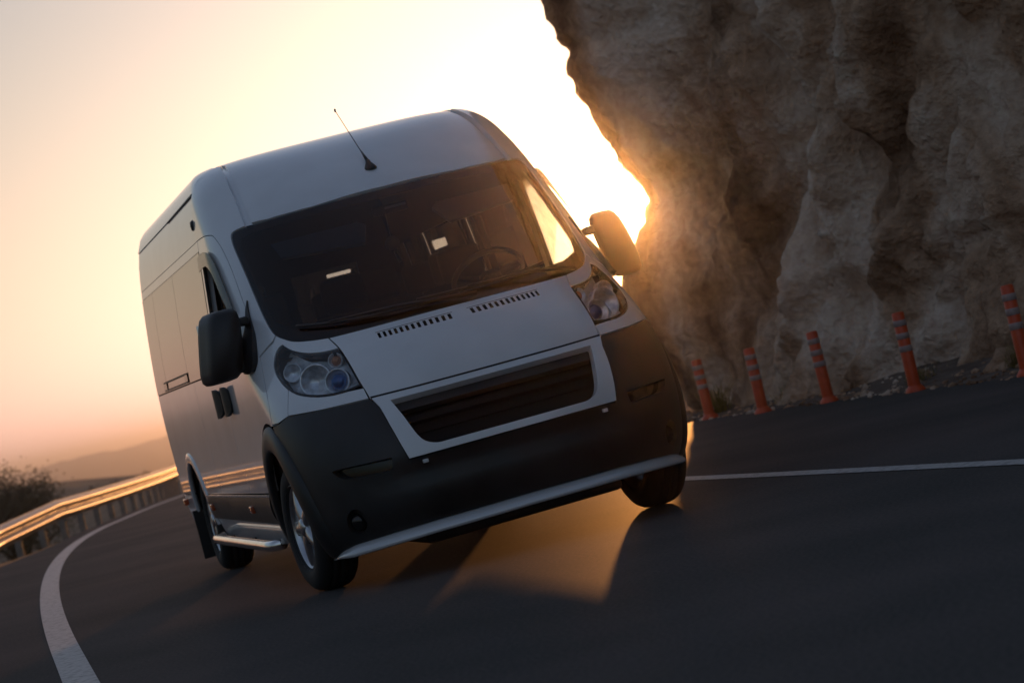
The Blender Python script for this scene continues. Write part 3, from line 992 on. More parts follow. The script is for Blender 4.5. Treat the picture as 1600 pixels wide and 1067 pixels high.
# painted grille surround
TIN = [(0, .899), (.35, .899), (.586, .900)] + cr([(.586, .900), (.567, .856), (.548, .811), (.528, .757), (.508, .71), (.474, .67), (.415, .648), (.36, .646)], 3)[1:] + [(.2, .646), (0, .646)]
TOUT = [(0, .929), (.401, .930), (.699, .934)] + TRIM_L[::-1][1:] + [(.3, .607), (0, .607)]
panel('grille_surround', both(TOUT), 'paint', van, holes=[both(TIN)], gap=.003, off=.010, thick=.05, res=.03)
gr = empty('grille', (0, -1.0, .65), parent=van)
o = panel('grille_back', both([(0, .925), (.62, .925), (.56, .62), (0, .62)]), 'grille_black', None, gap=0, off=-.085, thick=0, back_skin=False); child_fix(o, gr)
for k, (z0, z1, of) in enumerate(((.856, .897, -.026), (.800, .834, -.052), (.742, .752, -.072))):
    wv = float(np.interp(.5 * (z0 + z1), [.646, .67, .71, .811, .9], [.40, .47, .50, .545, .582]))
    o = panel('grille_slat', both([(0, z1), (wv, z1), (wv - .012, z0), (0, z0)]), 'grille_black' if k else 'plastic', None, gap=0, off=of, thick=.035, back='grille_black'); child_fix(o, gr)
# silver lip: a slim blade along the lower edge
def lip_mesh():
    v, f = [], []
    sec = [(.286, -.012), (.288, .010), (.272, .036), (.250, .054), (.234, .060), (.227, .050), (.229, .010), (.240, -.02)]
    ss = np.linspace(-1.385, 1.385, 81)
    for u in ss:
        k = min(1.0, (1.40 - abs(u)) / .30) ** .7
        zc = float(np.interp(abs(u), [0, .5, .8, 1.05, 1.25, 1.40], [.256, .252, .243, .232, .220, .198]))
        for z, o_ in sec:
            zz = zc + (z - .256) * max(.10, k)
            q = np.array([[u, tz(max(zc, .20))]])
            p = map_s(q)[0]
            t = (map_s(q + [.004, 0]) - map_s(q - [.004, 0]))[0]
            n_ = np.array([t[1], -t[0], 0]); n_ /= np.linalg.norm(n_)
            p = p + n_ * (.004 + o_ * max(.25, k))
            v.append((p[0], p[1], zz))
    K = len(sec)
    for i in range(len(ss) - 1):
        for j in range(K):
            f.append((i * K + j, (i + 1) * K + j, (i + 1) * K + (j + 1) % K, i * K + (j + 1) % K))
    f.append(tuple(range(K))); f.append(tuple((len(ss) - 1) * K + j for j in reversed(range(K))))
    return v, f
v, f = lip_mesh()
mesh_obj('bumper_lip', v, [q[::-1] for q in f], 'lip', van, body=True)
for sg in (1, -1):
    c = map_s(np.array([[.505, tz(.578)]]))[0]
    v, f = box_vf(-.013, .013, -.012, .02, -.009, .009, .004)
    mesh_obj('washer_jet', [(sg * c[0] + a, c[1] + b, c[2] + e) for a, b, e in v], f, 'white_bit', van, body=True)

# ---- headlights
for sg in (1, -1):
    h = empty('headlight', (sg * .8, -.5, 1.1), parent=van)
    hp = [(sg * a, b) for a, b in HLP]
    if sg < 0:
        hp = hp[::-1]
    o = panel('lens_cover', hp, 'lens', None, gap=.005, off=.000, thick=0, res=.035, back_skin=False); child_fix(o, h)
    o = panel('lens_seal', hp, 'gloss_black', None, holes=[inset(hp, .012)], gap=.003, off=-.002, thick=.03, back='gloss_black', res=.03); child_fix(o, h)
    o = panel('lamp_housing', hp, 'hl_dark', None, gap=.004, off=-.075, thick=-.07, res=.03, back_skin=False, profile=lambda p: -.012 * math.sin(p[2] * 55) * math.sin(p[0] * 40)); child_fix(o, h)
    def bowl(name, s, z, r, mat, depth, inoff, ringmat='reflector', parent=h, sg=sg):
        c = map_s(np.array([[s, tz(z)]]))[0]
        nrm = Vector((.42, -.88, .20)).normalized()
        c = Vector(c) - nrm * inoff
        q = nrm.to_track_quat('Z', 'Y')
        v, f = lathe([(.0001, -depth), (r * .35, -depth * .9), (r * .7, -depth * .55), (r * .93, -depth * .08), (r, 0), (r * 1.08, .004), (r * 1.12, -.006), (r * 1.13, -.04)], 30, 'z')
        vv = []
        for p in v:
            w = c + q @ Vector(p)
            vv.append((sg * w.x, w.y, w.z))
        o = mesh_obj(name, vv, f if sg > 0 else [t[::-1] for t in f], ringmat, None, body=True); child_fix(o, parent)
        if mat:
            v, f = lathe([(.0001, r * .42), (r * .3, r * .38), (r * .55, r * .25), (r * .72, 0), (r * .74, -.03)], 26, 'z')
            vv = []
            for p in v:
                w = c + q @ Vector((p[0], p[1], p[2] - depth * .55))
                vv.append((sg * w.x, w.y, w.z))
            o = mesh_obj(name + '_bulb', vv, f if sg > 0 else [t[::-1] for t in f], mat, None, body=True); child_fix(o, parent)
    bowl('main_beam_reflector', 1.075, 1.105, .078, None, .05, .045)
    bowl('projector', .905, 1.072, .060, 'blue_lens', .04, .040)
    bowl('turn_signal', .862, 1.178, .036, 'amber', .025, .045, 'reflector')
    bowl('side_light', 1.255, 1.175, .045, None, .03, .05, 'reflector')

# ---- antenna
v, f = lathe([(.0001, .05), (.012, .048), (.016, .03), (.030, .008), (.034, 0), (.034, -.012)], 18, 'z')
an = empty('antenna', (0, .65, 2.155), parent=van)
ca = map_xy(np.array([[-.015, .655]]))[0]
o = mesh_obj('antenna_base', [(ca[0] + a, ca[1] + b + c * .7, ca[2] + c) for a, b, c in v], f, 'plastic', None, body=True); child_fix(o, an)
v, f = tube([(ca[0], ca[1] + .03, ca[2] + .04), (ca[0], ca[1] + .13, ca[2] + .11)], [.010, .0045], 8)
o = mesh_obj('antenna_spring', v, f, 'plastic', None, body=True); child_fix(o, an)
v, f = tube([(ca[0], ca[1] + .12, ca[2] + .10), (ca[0], ca[1] + .545, ca[2] + .405)], [.0026, .0020], 6)
o = mesh_obj('antenna_whip', v, f, 'dark_metal', None, body=True); child_fix(o, an)
v, f = lathe([(.0001, .012), (.006, .008), (.006, -.008), (.0001, -.012)], 8, 'z')
o = mesh_obj('antenna_tip', [(ca[0] + a, ca[1] + .548 + b, ca[2] + .408 + c) for a, b, c in v], f, 'white_bit', None, body=True); child_fix(o, an)

# ---- mirrors
import bmesh
for sg in (1, -1):
    mr = empty('wing_mirror', (sg * 1.0, .2, 1.3), parent=van)
    # housing: rounded lofted shell
    bm = bmesh.new()
    bmesh.ops.create_cube(bm, size=1)
    bmesh.ops.subdivide_edges(bm, edges=list(bm.edges), cuts=5, use_grid_fill=True)
    vv = []
    for q in bm.verts:
        p = Vector(q.co) * 2
        # superellipsoid rounding
        e = 5.0
        n_ = (abs(p.x) ** e + abs(p.z) ** e) ** (1 / e)
        mx = max(abs(p.x), abs(p.z))
        k = mx / n_ if n_ > 1e-6 else 1
        x, z = p.x * (k if n_ > 0 else 1), p.z * k
        y = p.y
        shrink = 1 - (.16 * max(0, -y) ** 3)
        cx = 1.122 + x * .092 * shrink * (1 - .06 * z) - .035 * z + .022 * y
        cz = 1.40 + z * .188 * shrink
        cyy = .29 + y * .085 - .03 * (1 - x * x) * (y < -.5) - .04 * (1 - z * z) * (y < -.5)
        vv.append((sg * cx, cyy, cz))
    ff = [[w.index for w in p.verts] for p in bm.faces]
    bm.verts.index_update()
    bm.free()
    o = mesh_obj('mirror_housing', vv, ff if sg > 0 else [t[::-1] for t in ff], 'plastic', None, body=True); child_fix(o, mr)
    v, f = box_vf(1.065, 1.215, .370, .380, 1.25, 1.54, .002)
    o = mesh_obj('mirror_glass', [(sg * a, b, c) for a, b, c in v], f, 'chrome', None, body=True); child_fix(o, mr)
    for z0, z1 in ((1.475, 1.522), (1.238, 1.300)):
        v, f = box_vf(.955, 1.10, .20, .29, z0, z1, .014)
        o = mesh_obj('mirror_arm', [(sg * a, b, c) for a, b, c in v], f, 'plastic', None, body=True); child_fix(o, mr)
    mp_ = cr([(.33, 1.60), (.27, 1.52), (.18, 1.42), (.125, 1.33), (.095, 1.26), (.11, 1.222), (.17, 1.215)], 3) + cr([(.24, 1.225), (.262, 1.27), (.262, 1.33), (.27, 1.44), (.315, 1.55)], 2)
    o = panel('mirror_foot', mp_, 'plastic', None, mode='y', sg=sg, off=.012, thick=.03, gap=0, back='plastic', res=.03, profile=lambda p: .02 * max(0, 1 - ((p[2] - 1.33) / .14) ** 2)); child_fix(o, mr)

# ---- wipers lying at the foot of the screen
def on_ws(s, z, off=.012):
    q = np.array([[s, tz(z)]]); e = .004
    p = map_s(q)[0]
    n_ = np.cross((map_s(q + [e, 0]) - map_s(q - [e, 0]))[0], (map_s(q + [0, e]) - map_s(q - [0, e]))[0])
    n_ /= np.linalg.norm(n_)
    return tuple(p + n_ * off)
for pts in ([(-1.00, 1.385), (-.75, 1.352), (-.45, 1.330), (-.12, 1.325)], [(-.18, 1.350), (.10, 1.345), (.40, 1.350), (.66, 1.375)]):
    wp = empty('wiper', on_ws(*pts[-1]), parent=van)
    P = [on_ws(a, b, .014) for a, b in cr(pts, 5)]
    v, f = tube(P, .009, 6)
    o = mesh_obj('wiper_blade', v, f, 'plastic', None, body=True); child_fix(o, wp)
    pv = (pts[-1][0] + .25, 1.300)
    mid = pts[1] if pts[0][0] < -.5 else pts[1]
    P = [on_ws(pv[0], pv[1], .02), on_ws((pv[0] + mid[0]) / 2, (pv[1] + mid[1]) / 2 + .006, .032), on_ws(mid[0], mid[1], .024)]
    v, f = tube(P, [.013, .009, .006], 6)
    o = mesh_obj('wiper_arm', v, f, 'plastic', None, body=True); child_fix(o, wp)

# ---- wheels
def wheel_meshes():
    out = {}
    tyre = [(.215, -.085), (.225, -.102), (.262, -.112), (.305, -.108), (.328, -.092), (.341, -.070), (.345, -.045), (.337, -.043), (.337, -.036), (.345, -.034), (.345, -.004), (.337, -.002), (.337, .005), (.345, .007), (.345, .037), (.337, .039), (.337, .046), (.344, .050), (.338, .076), (.326, .094), (.305, .108), (.262, .112), (.225, .102), (.215, .085)]
    out['tyre'] = lathe(tyre, 64, 'x')
    rim = [(.226, .104), (.232, .100), (.229, .094), (.214, .088), (.205, .070), (.198, .04), (.192, -.06), (.205, -.09), (.226, -.104)]
    out['rim'] = lathe(rim, 56, 'x')
    parts = []
    for k in range(5):
        th = 2 * math.pi * k / 5 + .3
        ca_, sa_ = math.cos(th), math.sin(th)
        prof = []
        for r, hw, xo in ((.045, .042, .088), (.09, .036, .092), (.14, .032, .088), (.19, .038, .080), (.212, .048, .076)):
            prof.append((r, hw, xo))
        v, f = [], []
        for r, hw, xo in prof:
            for (dy, dx) in ((-hw, -.03), (-hw * .85, -.004), (-hw * .3, .004), (hw * .3, .004), (hw * .85, -.004), (hw, -.03)):
                v.append((xo + dx, r * ca_ - dy * sa_, r * sa_ + dy * ca_))
        for i in range(len(prof) - 1):
            for j in range(5):
                f.append((i * 6 + j, (i + 1) * 6 + j, (i + 1) * 6 + j + 1, i * 6 + j + 1))
        parts.append((v, f))
    out['spokes'] = parts
    out['hub'] = lathe([(.0001, .104), (.03, .103), (.042, .098), (.050, .086), (.052, .05)], 28, 'x')
    out['disc'] = lathe([(.03, .02), (.155, .02), (.16, .012), (.155, .0), (.03, .0)], 40, 'x')
    return out
WM = wheel_meshes()
for cy, xw in ((0.0, .905), (RC, .895)):
    for sg in (1, -1):
        w = empty('wheel', (sg * xw, cy, .345), parent=van)
        w.rotation_euler = (rnd.uniform(0, 6), 0, 0.09 if cy == 0 else 0)
        def put(nm, vf, mt, smooth=True):
            v, f = vf
            o = mesh_obj(nm, [(sg * a, b, c) for a, b, c in v], f if sg > 0 else [t[::-1] for t in f], mt, w, smooth)
            return o
        put('tyre', WM['tyre'], 'rubber')
        put('rim', WM['rim'], 'alloy')
        for sp in WM['spokes']:
            put('spoke', sp, 'alloy')
        put('hub_cap', WM['hub'], 'alloy')
        put('brake_disc', WM['disc'], 'dark_metal')

# ---- tail, floor, cabin
rp = [(0, .30), (.99, .30), (1.03, .6), (1.038, .9), (1.033, 1.2), (1.012, 1.5), (.985, 1.78), (.957, 2.0), (.925, 2.2), (.90, 2.29), (.865, 2.37), (.80, 2.44), (.70, 2.474), (.4, 2.493), (0, 2.503)]
def flat(name, outline, holes, y, mat, parent, thick=.03, body=True):
    pts, edges = [], []
    loops = [densify(outline, .12)] + [densify(h, .12) for h in holes]
    for L in loops:
        o_ = len(pts); pts += [tuple(p) for p in L]
        edges += [(o_ + i, o_ + (i + 1) % len(L)) for i in range(len(L))]
    r = delaunay_2d_cdt([Vector(p) for p in pts], edges, [], 0, 1e-6)
    V2 = np.array([tuple(p) for p in r[0]]); F = np.array([list(f) for f in r[2]])
    C = V2[F].mean(1); ok = pip(C, loops[0])
    for h in loops[1:]:
        ok &= ~pip(C, h)
    F = F[ok]
    n_ = len(V2)
    V = [(a, y, b) for a, b in V2] + [(a, y - thick, b) for a, b in V2]
    fs = [tuple(int(q) for q in t) for t in F] + [tuple(int(q) + n_ for q in t[::-1]) for t in F]
    mi = [0] * len(F) + [1] * len(F)
    return mesh_obj(name, V, fs, [mat, 'trim_in'], parent, False, mi, body=body)
rw = [[(a * .10, 1.38), (a * .60, 1.38), (a * .60, 1.86), (a * .10, 1.86)] for a in (1, -1)]
for a, hole in zip((1, -1), rw):
    half = [(a * .004, .42)] + [(a * max(.004, x - .035), z) for x, z in rp if z > .5 and x > .1] + [(a * .004, 2.46)]
    dr = empty('rear_door', (a * .5, 5.03, .42), parent=van)
    o = flat('door_skin', half, [hole], 5.035, 'paint', None); child_fix(o, dr)
    x0, x1 = min(h_[0] for h_ in hole), max(h_[0] for h_ in hole)
    for nm_, za, zb, mt_ in (('rear_window', 1.38, 1.797, 'tint_glass'), ('window_gap_pane', 1.797, 1.822, 'door_glass'), ('window_film', 1.822, 1.86, 'tint_glass')):
        parts = [(x0, x1)] if nm_ != 'window_gap_pane' else [(.365, .545)]
        if nm_ == 'window_gap_pane' and a < 0:
            mt_ = 'tint_glass'; parts = [(x0, x1)]
        for xa, xb in parts:
            o = mesh_obj(nm_, [(xa, 5.014, za), (xb, 5.014, za), (xb, 5.014, zb), (xa, 5.014, zb)], [(3, 2, 1, 0)], mt_, None, body=True); child_fix(o, dr)
    if a > 0:
        for xa, xb in ((x0, .365), (.545, x1)):
            o = mesh_obj('window_film', [(xa, 5.014, 1.797), (xb, 5.014, 1.797), (xb, 5.014, 1.822), (xa, 5.014, 1.822)], [(3, 2, 1, 0)], 'tint_glass', None, body=True); child_fix(o, dr)
    lx = a * .90
    v, f = box_vf(lx - .06, lx + .06, 5.0, 5.045, .75, 1.25, .02)
    mesh_obj('tail_lamp', v, f, 'red_marker', van, body=True)
v, f = box_vf(-.99, .99, 4.95, 5.10, .32, .50, .03)
mesh_obj('rear_bumper', v, f, 'plastic', van, body=True)
flat('rear_lining', [(x * .985, z - .01) for x, z in rp[1:-1]] + [(-x * .985, z - .01) for x, z in reversed(rp[1:-1])], rw, 4.985, 'trim_in', van, thick=.01)
# rear frame closing strip between side skin and doors
V = []; Fq = []
for i, (x, z) in enumerate(rp[1:] + [(-a, b) for a, b in reversed(rp[1:-1])]):
    V += [(x, 5.015, z), (x * .965, 5.032, z if z < 2.3 else z - .02)]
n_ = len(V) // 2
Fq = [(2 * i, 2 * i + 1, 2 * i + 3, 2 * i + 2) for i in range(n_ - 1)]
mesh_obj('rear_frame', V, Fq, 'paint', van, body=True)
v, f = box_vf(-.90, .90, -.62, 4.98, .30, .42, .02)
mesh_obj('floor_pan', v, f, 'dark_metal', van, body=True)
v, f = box_vf(-.62, .62, -.66, -.10, .30, .90, .03)
mesh_obj('engine_bay', v, f, 'dark_metal', van, body=True)
v, f = box_vf(-.52, .52, -.78, .35, .165, .30, .03)
mesh_obj('sun_block_undertray', v, f, 'plastic', van, body=True)  # tray added to shorten the sunlight running out under the van
for y0 in (0.0, RC):
    v, f = tube([(-.80, y0, .345), (.80, y0, .345)], .05, 12)
    mesh_obj('axle', v, f, 'dark_metal', van)

# cabin lining behind the joints
for sg in (1, -1):
    holes = [[(a, 1.37), (b, 1.37), (b, 1.90), (a, 1.90)] for a, b in ((1.56, 2.84), (3.04, 4.18), (4.36, 4.86))]
    panel('side_lining', [(1.30, .43), (4.98, .43), (4.98, 2.20), (1.30, 2.20)], 'trim_in', van, holes=holes, mode='y', sg=sg, off=-.07, thick=.01, gap=0, res=.12)
    fr = [p for p in DOORF if p[1] > 1.30]
    ot = [(a - .015, b + .015) for a, b in fr]
    inn = [(a + .05 if b < 1.95 else a, b - .045) for a, b in fr]
    panel('door_frame_lining', [(1.395, 2.12)] + ot[1:] + inn[::-1][:-1] + [(1.395, 1.96)], 'trim_in', van, mode='y', sg=sg, off=-.055, thick=.008, gap=0, res=.05)
panel('headliner', both([(0, .62), (.5, .66), (.72, .78), (.76, 1.2), (.76, 4.97), (0, 4.97)]), 'trim_in', van, mode='xy', off=-.07, thick=.01, gap=0, res=.12)

# dashboard
prof = [(-.36, 1.215), (-.20, 1.245), (.10, 1.250), (.28, 1.235), (.36, 1.17), (.38, 1.02), (.30, .80), (.26, .55), (-.30, .55)]
def sweep_x(profile, xs):
    v, f = [], []
    k = len(profile)
    for x, sc in xs:
        for y, z in profile:
            v.append((x, max(y, sc), z))
    for i in range(len(xs) - 1):
        for j in range(k):
            f.append((i * k + j, i * k + (j + 1) % k, (i + 1) * k + (j + 1) % k, (i + 1) * k + j))
    return v, f
v, f = sweep_x(prof, [(-.93, .10), (-.80, -.08), (-.55, -.24), (-.2, -.33), (.2, -.33), (.55, -.24), (.80, -.08), (.93, .10)])
mesh_obj('dashboard', v, f, 'dash', van, body=True)
v, f = box_vf(.25, .62, .12, .34, 1.22, 1.31, .04)
mesh_obj('instrument_hood', v, f, 'dash', van, body=True)
# steering wheel
sw = empty('steering_wheel', (.44, .52, 1.42), parent=van)
q = Vector((0, .62, .78)).to_track_quat('Z', 'Y')
def torus(R, r, n=36, k=8):
    v, f = [], []
    for i in range(n):
        a = 2 * math.pi * i / n
        for j in range(k):
            b = 2 * math.pi * j / k
            v.append(((R + r * math.cos(b)) * math.cos(a), (R + r * math.cos(b)) * math.sin(a), r * math.sin(b)))
    for i in range(n):
        for j in range(k):
            f.append((i * k + j, ((i + 1) % n) * k + j, ((i + 1) % n) * k + (j + 1) % k, i * k + (j + 1) % k))
    return v, f
C0 = Vector((.44, .52, 1.41))
def at_sw(v):
    return [tuple(C0 + q @ Vector(p)) for p in v]
v, f = torus(.20, .016)
o = mesh_obj('wheel_rim', at_sw(v), f, 'wheel_grey', None, body=True); child_fix(o, sw)
for a in (math.radians(10), math.radians(170), math.radians(270)):
    v, f = tube([(0, 0, -.03), (.19 * math.cos(a), .19 * math.sin(a), 0)], [.022, .014], 8)
    o = mesh_obj('wheel_spoke', at_sw(v), f, 'dash', None, body=True); child_fix(o, sw)
v, f = lathe([(.0001, .0), (.05, -.004), (.07, -.02), (.07, -.05)], 20, 'z')
o = mesh_obj('wheel_hub', at_sw(v), f, 'dash', None, body=True); child_fix(o, sw)
v, f = tube([tuple(C0 + q @ Vector((0, 0, -.04))), tuple(C0 + q @ Vector((0, 0, -.38)))], .045, 10)
o = mesh_obj('steering_column', v, f, 'dash', None, body=True); child_fix(o, sw)
# seats
def seat(x, y, w=.46, zb=.70, h=.72, parent=van):
    s = empty('seat', (x, y, .42), parent=parent)
    def add(nm, vf, lean=0.0, y0=0, z0=0):
        v, f = vf
        vv = []
        for a, b, c in v:
            if lean:
                b2 = (b) * math.cos(lean) + (c) * math.sin(lean); c2 = -(b) * math.sin(lean) + (c) * math.cos(lean)
            else:
                b2, c2 = b, c
            vv.append((x + a, y + y0 + b2, z0 + c2))
        o = mesh_obj(nm, vv, f, 'seat', None, body=True); child_fix(o, s)
    add('cushion', box_vf(-w / 2, w / 2, -.24, .24, -.09, .08, .05), 0, 0, zb)
    add('backrest', box_vf(-w / 2, w / 2, -.06, .07, 0, h, .05), .18, .24, zb + .02)
    add('headrest', box_vf(-.13, .13, -.05, .05, 0, .20, .045), .12, .24 + .15, zb + h + .02)
    v, f = box_vf(-w / 2 + .05, w / 2 - .05, -.2, .2, .42, zb - .07, .01)
    o = mesh_obj('seat_base', [(x + a, y + b, c) for a, b, c in v], f, 'dark_metal', None, body=True); child_fix(o, s)
for x in (.50, -.22, -.68):
    seat(x, .95)
for y in (2.1, 3.0, 3.9):
    for x in (.70, .22, -.70):
        seat(x, y, .43, .72, .74)
# sun visors, mirror, pendant
for a in (1, -1):
    vp = [(a * .90, 1.93), (a * .875, 1.835), (a * .26, 1.80), (a * .20, 1.90), (a * .24, 1.925)]
    if a < 0:
        vp = vp[::-1]
    panel('sun_visor', vp, 'visor', van, gap=0, off=-.075, thick=.02, back='visor')
v, f = box_vf(-.10, .10, .50, .53, 1.875, 1.93, .012)
mesh_obj('rear_view_mirror', v, f, 'dash', van, body=True)
v, f = box_vf(-.045, .075, .42, .43, 1.898, 1.912, .003)
mesh_obj('toll_tag', v, f, 'visor', van, body=True)
pd = empty('pendant', (-.05, .45, 1.71), parent=van)
v, f = lathe([(.0001, .042), (.022, .036), (.038, .018), (.042, 0), (.038, -.018), (.022, -.036), (.0001, -.042)], 20, 'z')
M['pendant'] = simple('pendant_straw', (0.22, 0.20, 0.13), 0.8)
o = mesh_obj('pendant_ball', [(-.05 + a, .45 + b, 1.712 + c) for a, b, c in v], f, 'pendant', None, body=True); child_fix(o, pd)
v, f = tube([(-.04, .47, 1.88), (-.05, .45, 1.75)], .0025, 5)
o = mesh_obj('pendant_cord', v, f, 'pendant', None, body=True); child_fix(o, pd)
v, f = tube([(-.05, .45, 1.67), (-.03, .45, 1.60)], [.008, .012], 6)
o = mesh_obj('pendant_tassel', v, f, 'pendant', None, body=True); child_fix(o, pd)

# ------------------------------------------------------------------ guardrail
def galvanised():
    mt = simple('galvanised_steel', (0.24, 0.225, 0.21), 0.48, 0.85, var=0.25, scale=6, bump=0.1, bscale=12)
    return mt
M['galv'] = galvanised()
rail = empty('guardrail', (x_rail(12), 12, z_rail(12)))
tag(rail, 'galvanised corrugated steel guardrail curving along the outer road edge', 'guardrail')
wprof = [(-.02, .0), (-.012, .012), (.030, .040), (.062, .062), (.070, .080), (.062, .098), (.030, .120), (-.012, .148), (-.016, .155), (-.012, .162), (.030, .190), (.062, .212), (.070, .230), (.062, .248), (.030, .270), (-.012, .298), (-.02, .310)]
RZ = 0.28
def rail_frame(y):
    x = x_rail(y); dx = (x_rail(y + .2) - x_rail(y - .2)) / .4
    t = Vector((dx, 1)).normalized()
    return x, Vector((t.y, -t.x))
ry = [-30 + 4.0 * k for k in range(24)]
inv = Matrix.Translation(-rail.location)
def rail_part(nm, v, f, mt='galv', smooth=True):
    o = mesh_obj(nm, v, f, mt, rail, smooth)
    o.matrix_parent_inverse = inv
    return o
for y0 in ry:
    v, f = [], []
    for i in range(9):
        y = y0 + (4.02) * i / 8
        x, n = rail_frame(y)
        k = 0.004 if i == 8 else 0
        for a, h in wprof:
            v.append((x + n.x * (a + k), y + n.y * (a + k), z_rail(y) + RZ + h))
    K = len(wprof)
    for i in range(8):
        for j in range(K - 1):
            f.append((i * K + j, (i + 1) * K + j, (i + 1) * K + j + 1, i * K + j + 1))
    rail_part('beam', v, f)
for y0 in [-30 + 2.0 * k for k in range(48)]:
    x, n = rail_frame(y0)
    ang = math.atan2(n.y, n.x)
    def R(v):
        return [(x + a * math.cos(ang) - b * math.sin(ang), y0 + a * math.sin(ang) + b * math.cos(ang), z_rail(y0) + c) for a, b, c in v]
    v, f = join([box_vf(-.20, -.19, -.05, .05, -.3, RZ + .30), box_vf(-.19, -.10, -.05, -.042, -.3, RZ + .30), box_vf(-.19, -.10, .042, .05, -.3, RZ + .30)])
    rail_part('post', R(v), f, smooth=False)
    v, f = box_vf(-.10, -.014, -.045, .045, RZ + .06, RZ + .25, .004)
    rail_part('spacer', R(v), f, smooth=False)
    v, f = lathe([(.0001, .012), (.014, .010), (.020, .0), (.020, -.006)], 10, 'x')
    rail_part('bolt', R([(a - .012, b, c + RZ + .155) for a, b, c in v]), f)

# ------------------------------------------------------------------ orange posts along the rock
M['orange'] = simple('orange_plastic', (0.62, 0.085, 0.022), 0.45, var=0.12, scale=12)
M['band'] = simple('reflective_band', (0.40, 0.31, 0.29), 0.5, var=0.15, scale=30)
posts = [(4.08, 8.74, .545, 'orange flexible road post nearest the van, against the rock foot'),
         (4.11, 7.36, .560, 'second orange road post from the van, white banded'),
         (4.33, 6.34, .590, 'third orange road post from the van, in the middle of the row'),
         (4.43, 4.75, .610, 'fourth orange road post from the van, second from the right'),
         (4.67, 3.28, .645, 'orange road post cut by the right frame edge, largest of the row')]
def rings(h, r):
    return lathe([(.0001, h), (r * .8, h - .002), (r, h - .012), (r, .02)], 24, 'z')
for k, (x, y, h, lab) in enumerate(posts):
    p = empty('road_post', (x, y, zg(y)))
    p.rotation_euler = (rnd.uniform(-.03, .03), rnd.uniform(-.04, .02), rnd.uniform(0, 3))
    tag(p, lab, 'road post', 'orange posts along the rock')
    r = .047
    v, f = rings(h, r)
    mesh_obj('tube', v, f, 'orange', p)
    for z0 in (h * .90, h * .74, h * .58):
        v, f = lathe([(r + .0005, z0 - h * .075), (r + .003, z0 - h * .072), (r + .003, z0 - .004), (r + .0005, z0)], 24, 'z')
        mesh_obj('white_band', v, f, 'band', p)
    v, f = lathe([(r, .05), (.054, .040), (.070, .022), (.078, .008), (.078, -.01)], 24, 'z')
    mesh_obj('base', v, f, 'orange', p)

# ------------------------------------------------------------------ loose rocks at the foot
def rock(x, y, s, seed, lab):
    import bmesh
    bm = bmesh.new()
    bmesh.ops.create_icosphere(bm, subdivisions=3, radius=1)
    for q in bm.verts:
        n_ = noise.fractal(q.co * 1.1 + Vector((seed, 0, 0)), 1, 2, 3)
        c = noise.cell(q.co * 1.6 + Vector((seed, 3, 1)))
        q.co *= 1 + .35 * n_ + .12 * c
        q.co.z *= .72
    v = [tuple(q.co * s) for q in bm.verts]; f = [[w.index for w in p.verts] for p in bm.faces]
    bm.free()
    o = mesh_obj('rock', v, f, 'rock', None, True)
    o.location = (x, y, zg(y) + s * .35)
    tag(o, lab, 'rock', 'loose rocks at the cliff foot')
rock(4.62, 6.85, .13, 1.3, 'pale loose rock on the verge between the second and third orange posts')
rock(4.85, 5.6, .10, 4.1, 'small rock on the verge between the third and fourth orange posts')
rock(4.95, 4.2, .16, 7.7, 'rock on the verge just left of the frame-edge orange post')
rock(4.50, 7.9, .09, 9.2, 'small rock at the cliff foot between the two farthest orange posts')

def gravel():
    v, f = [], []
    R_ = random.Random(11)
    ico = [(0, 0, 1), (.894, 0, .447), (.276, .851, .447), (-.724, .526, .447), (-.724, -.526, .447), (.276, -.851, .447), (.724, .526, -.447), (-.276, .851, -.447), (-.894, 0, -.447), (-.276, -.851, -.447), (.724, -.526, -.447), (0, 0, -1)]
    icf = [(0, 1, 2), (0, 2, 3), (0, 3, 4), (0, 4, 5), (0, 5, 1), (1, 6, 2), (2, 7, 3), (3, 8, 4), (4, 9, 5), (5, 10, 1), (6, 7, 2), (7, 8, 3), (8, 9, 4), (9, 10, 5), (10, 6, 1), (11, 7, 6), (11, 8, 7), (11, 9, 8), (11, 10, 9), (11, 6, 10)]
    for k in range(900):
        y = R_.uniform(-6, 10.5)
        d = abs(R_.gauss(0, .35)) - .12
        x = x_edge(y) + d
        s_ = R_.choice((.008, .012, .016, .022, .03)) * R_.uniform(.7, 1.4)
        z = zg(y) + max(0, d) * .14
        o_ = len(v)
        for p in ico:
            v.append((x + p[0] * s_ * R_.uniform(.7, 1.3), y + p[1] * s_ * R_.uniform(.7, 1.3), z + p[2] * s_ * R_.uniform(.5, .9)))
        f += [tuple(i + o_ for i in t) for t in icf]
    o = mesh_obj('gravel', v, f, 'rock', None, False)
    tag(o, 'loose gravel strewn along the foot of the cliff', None, None, 'stuff')
gravel()
M['dry_grass'] = simple('dry_grass', (0.30, 0.25, 0.07), 0.8, var=0.3, scale=4)
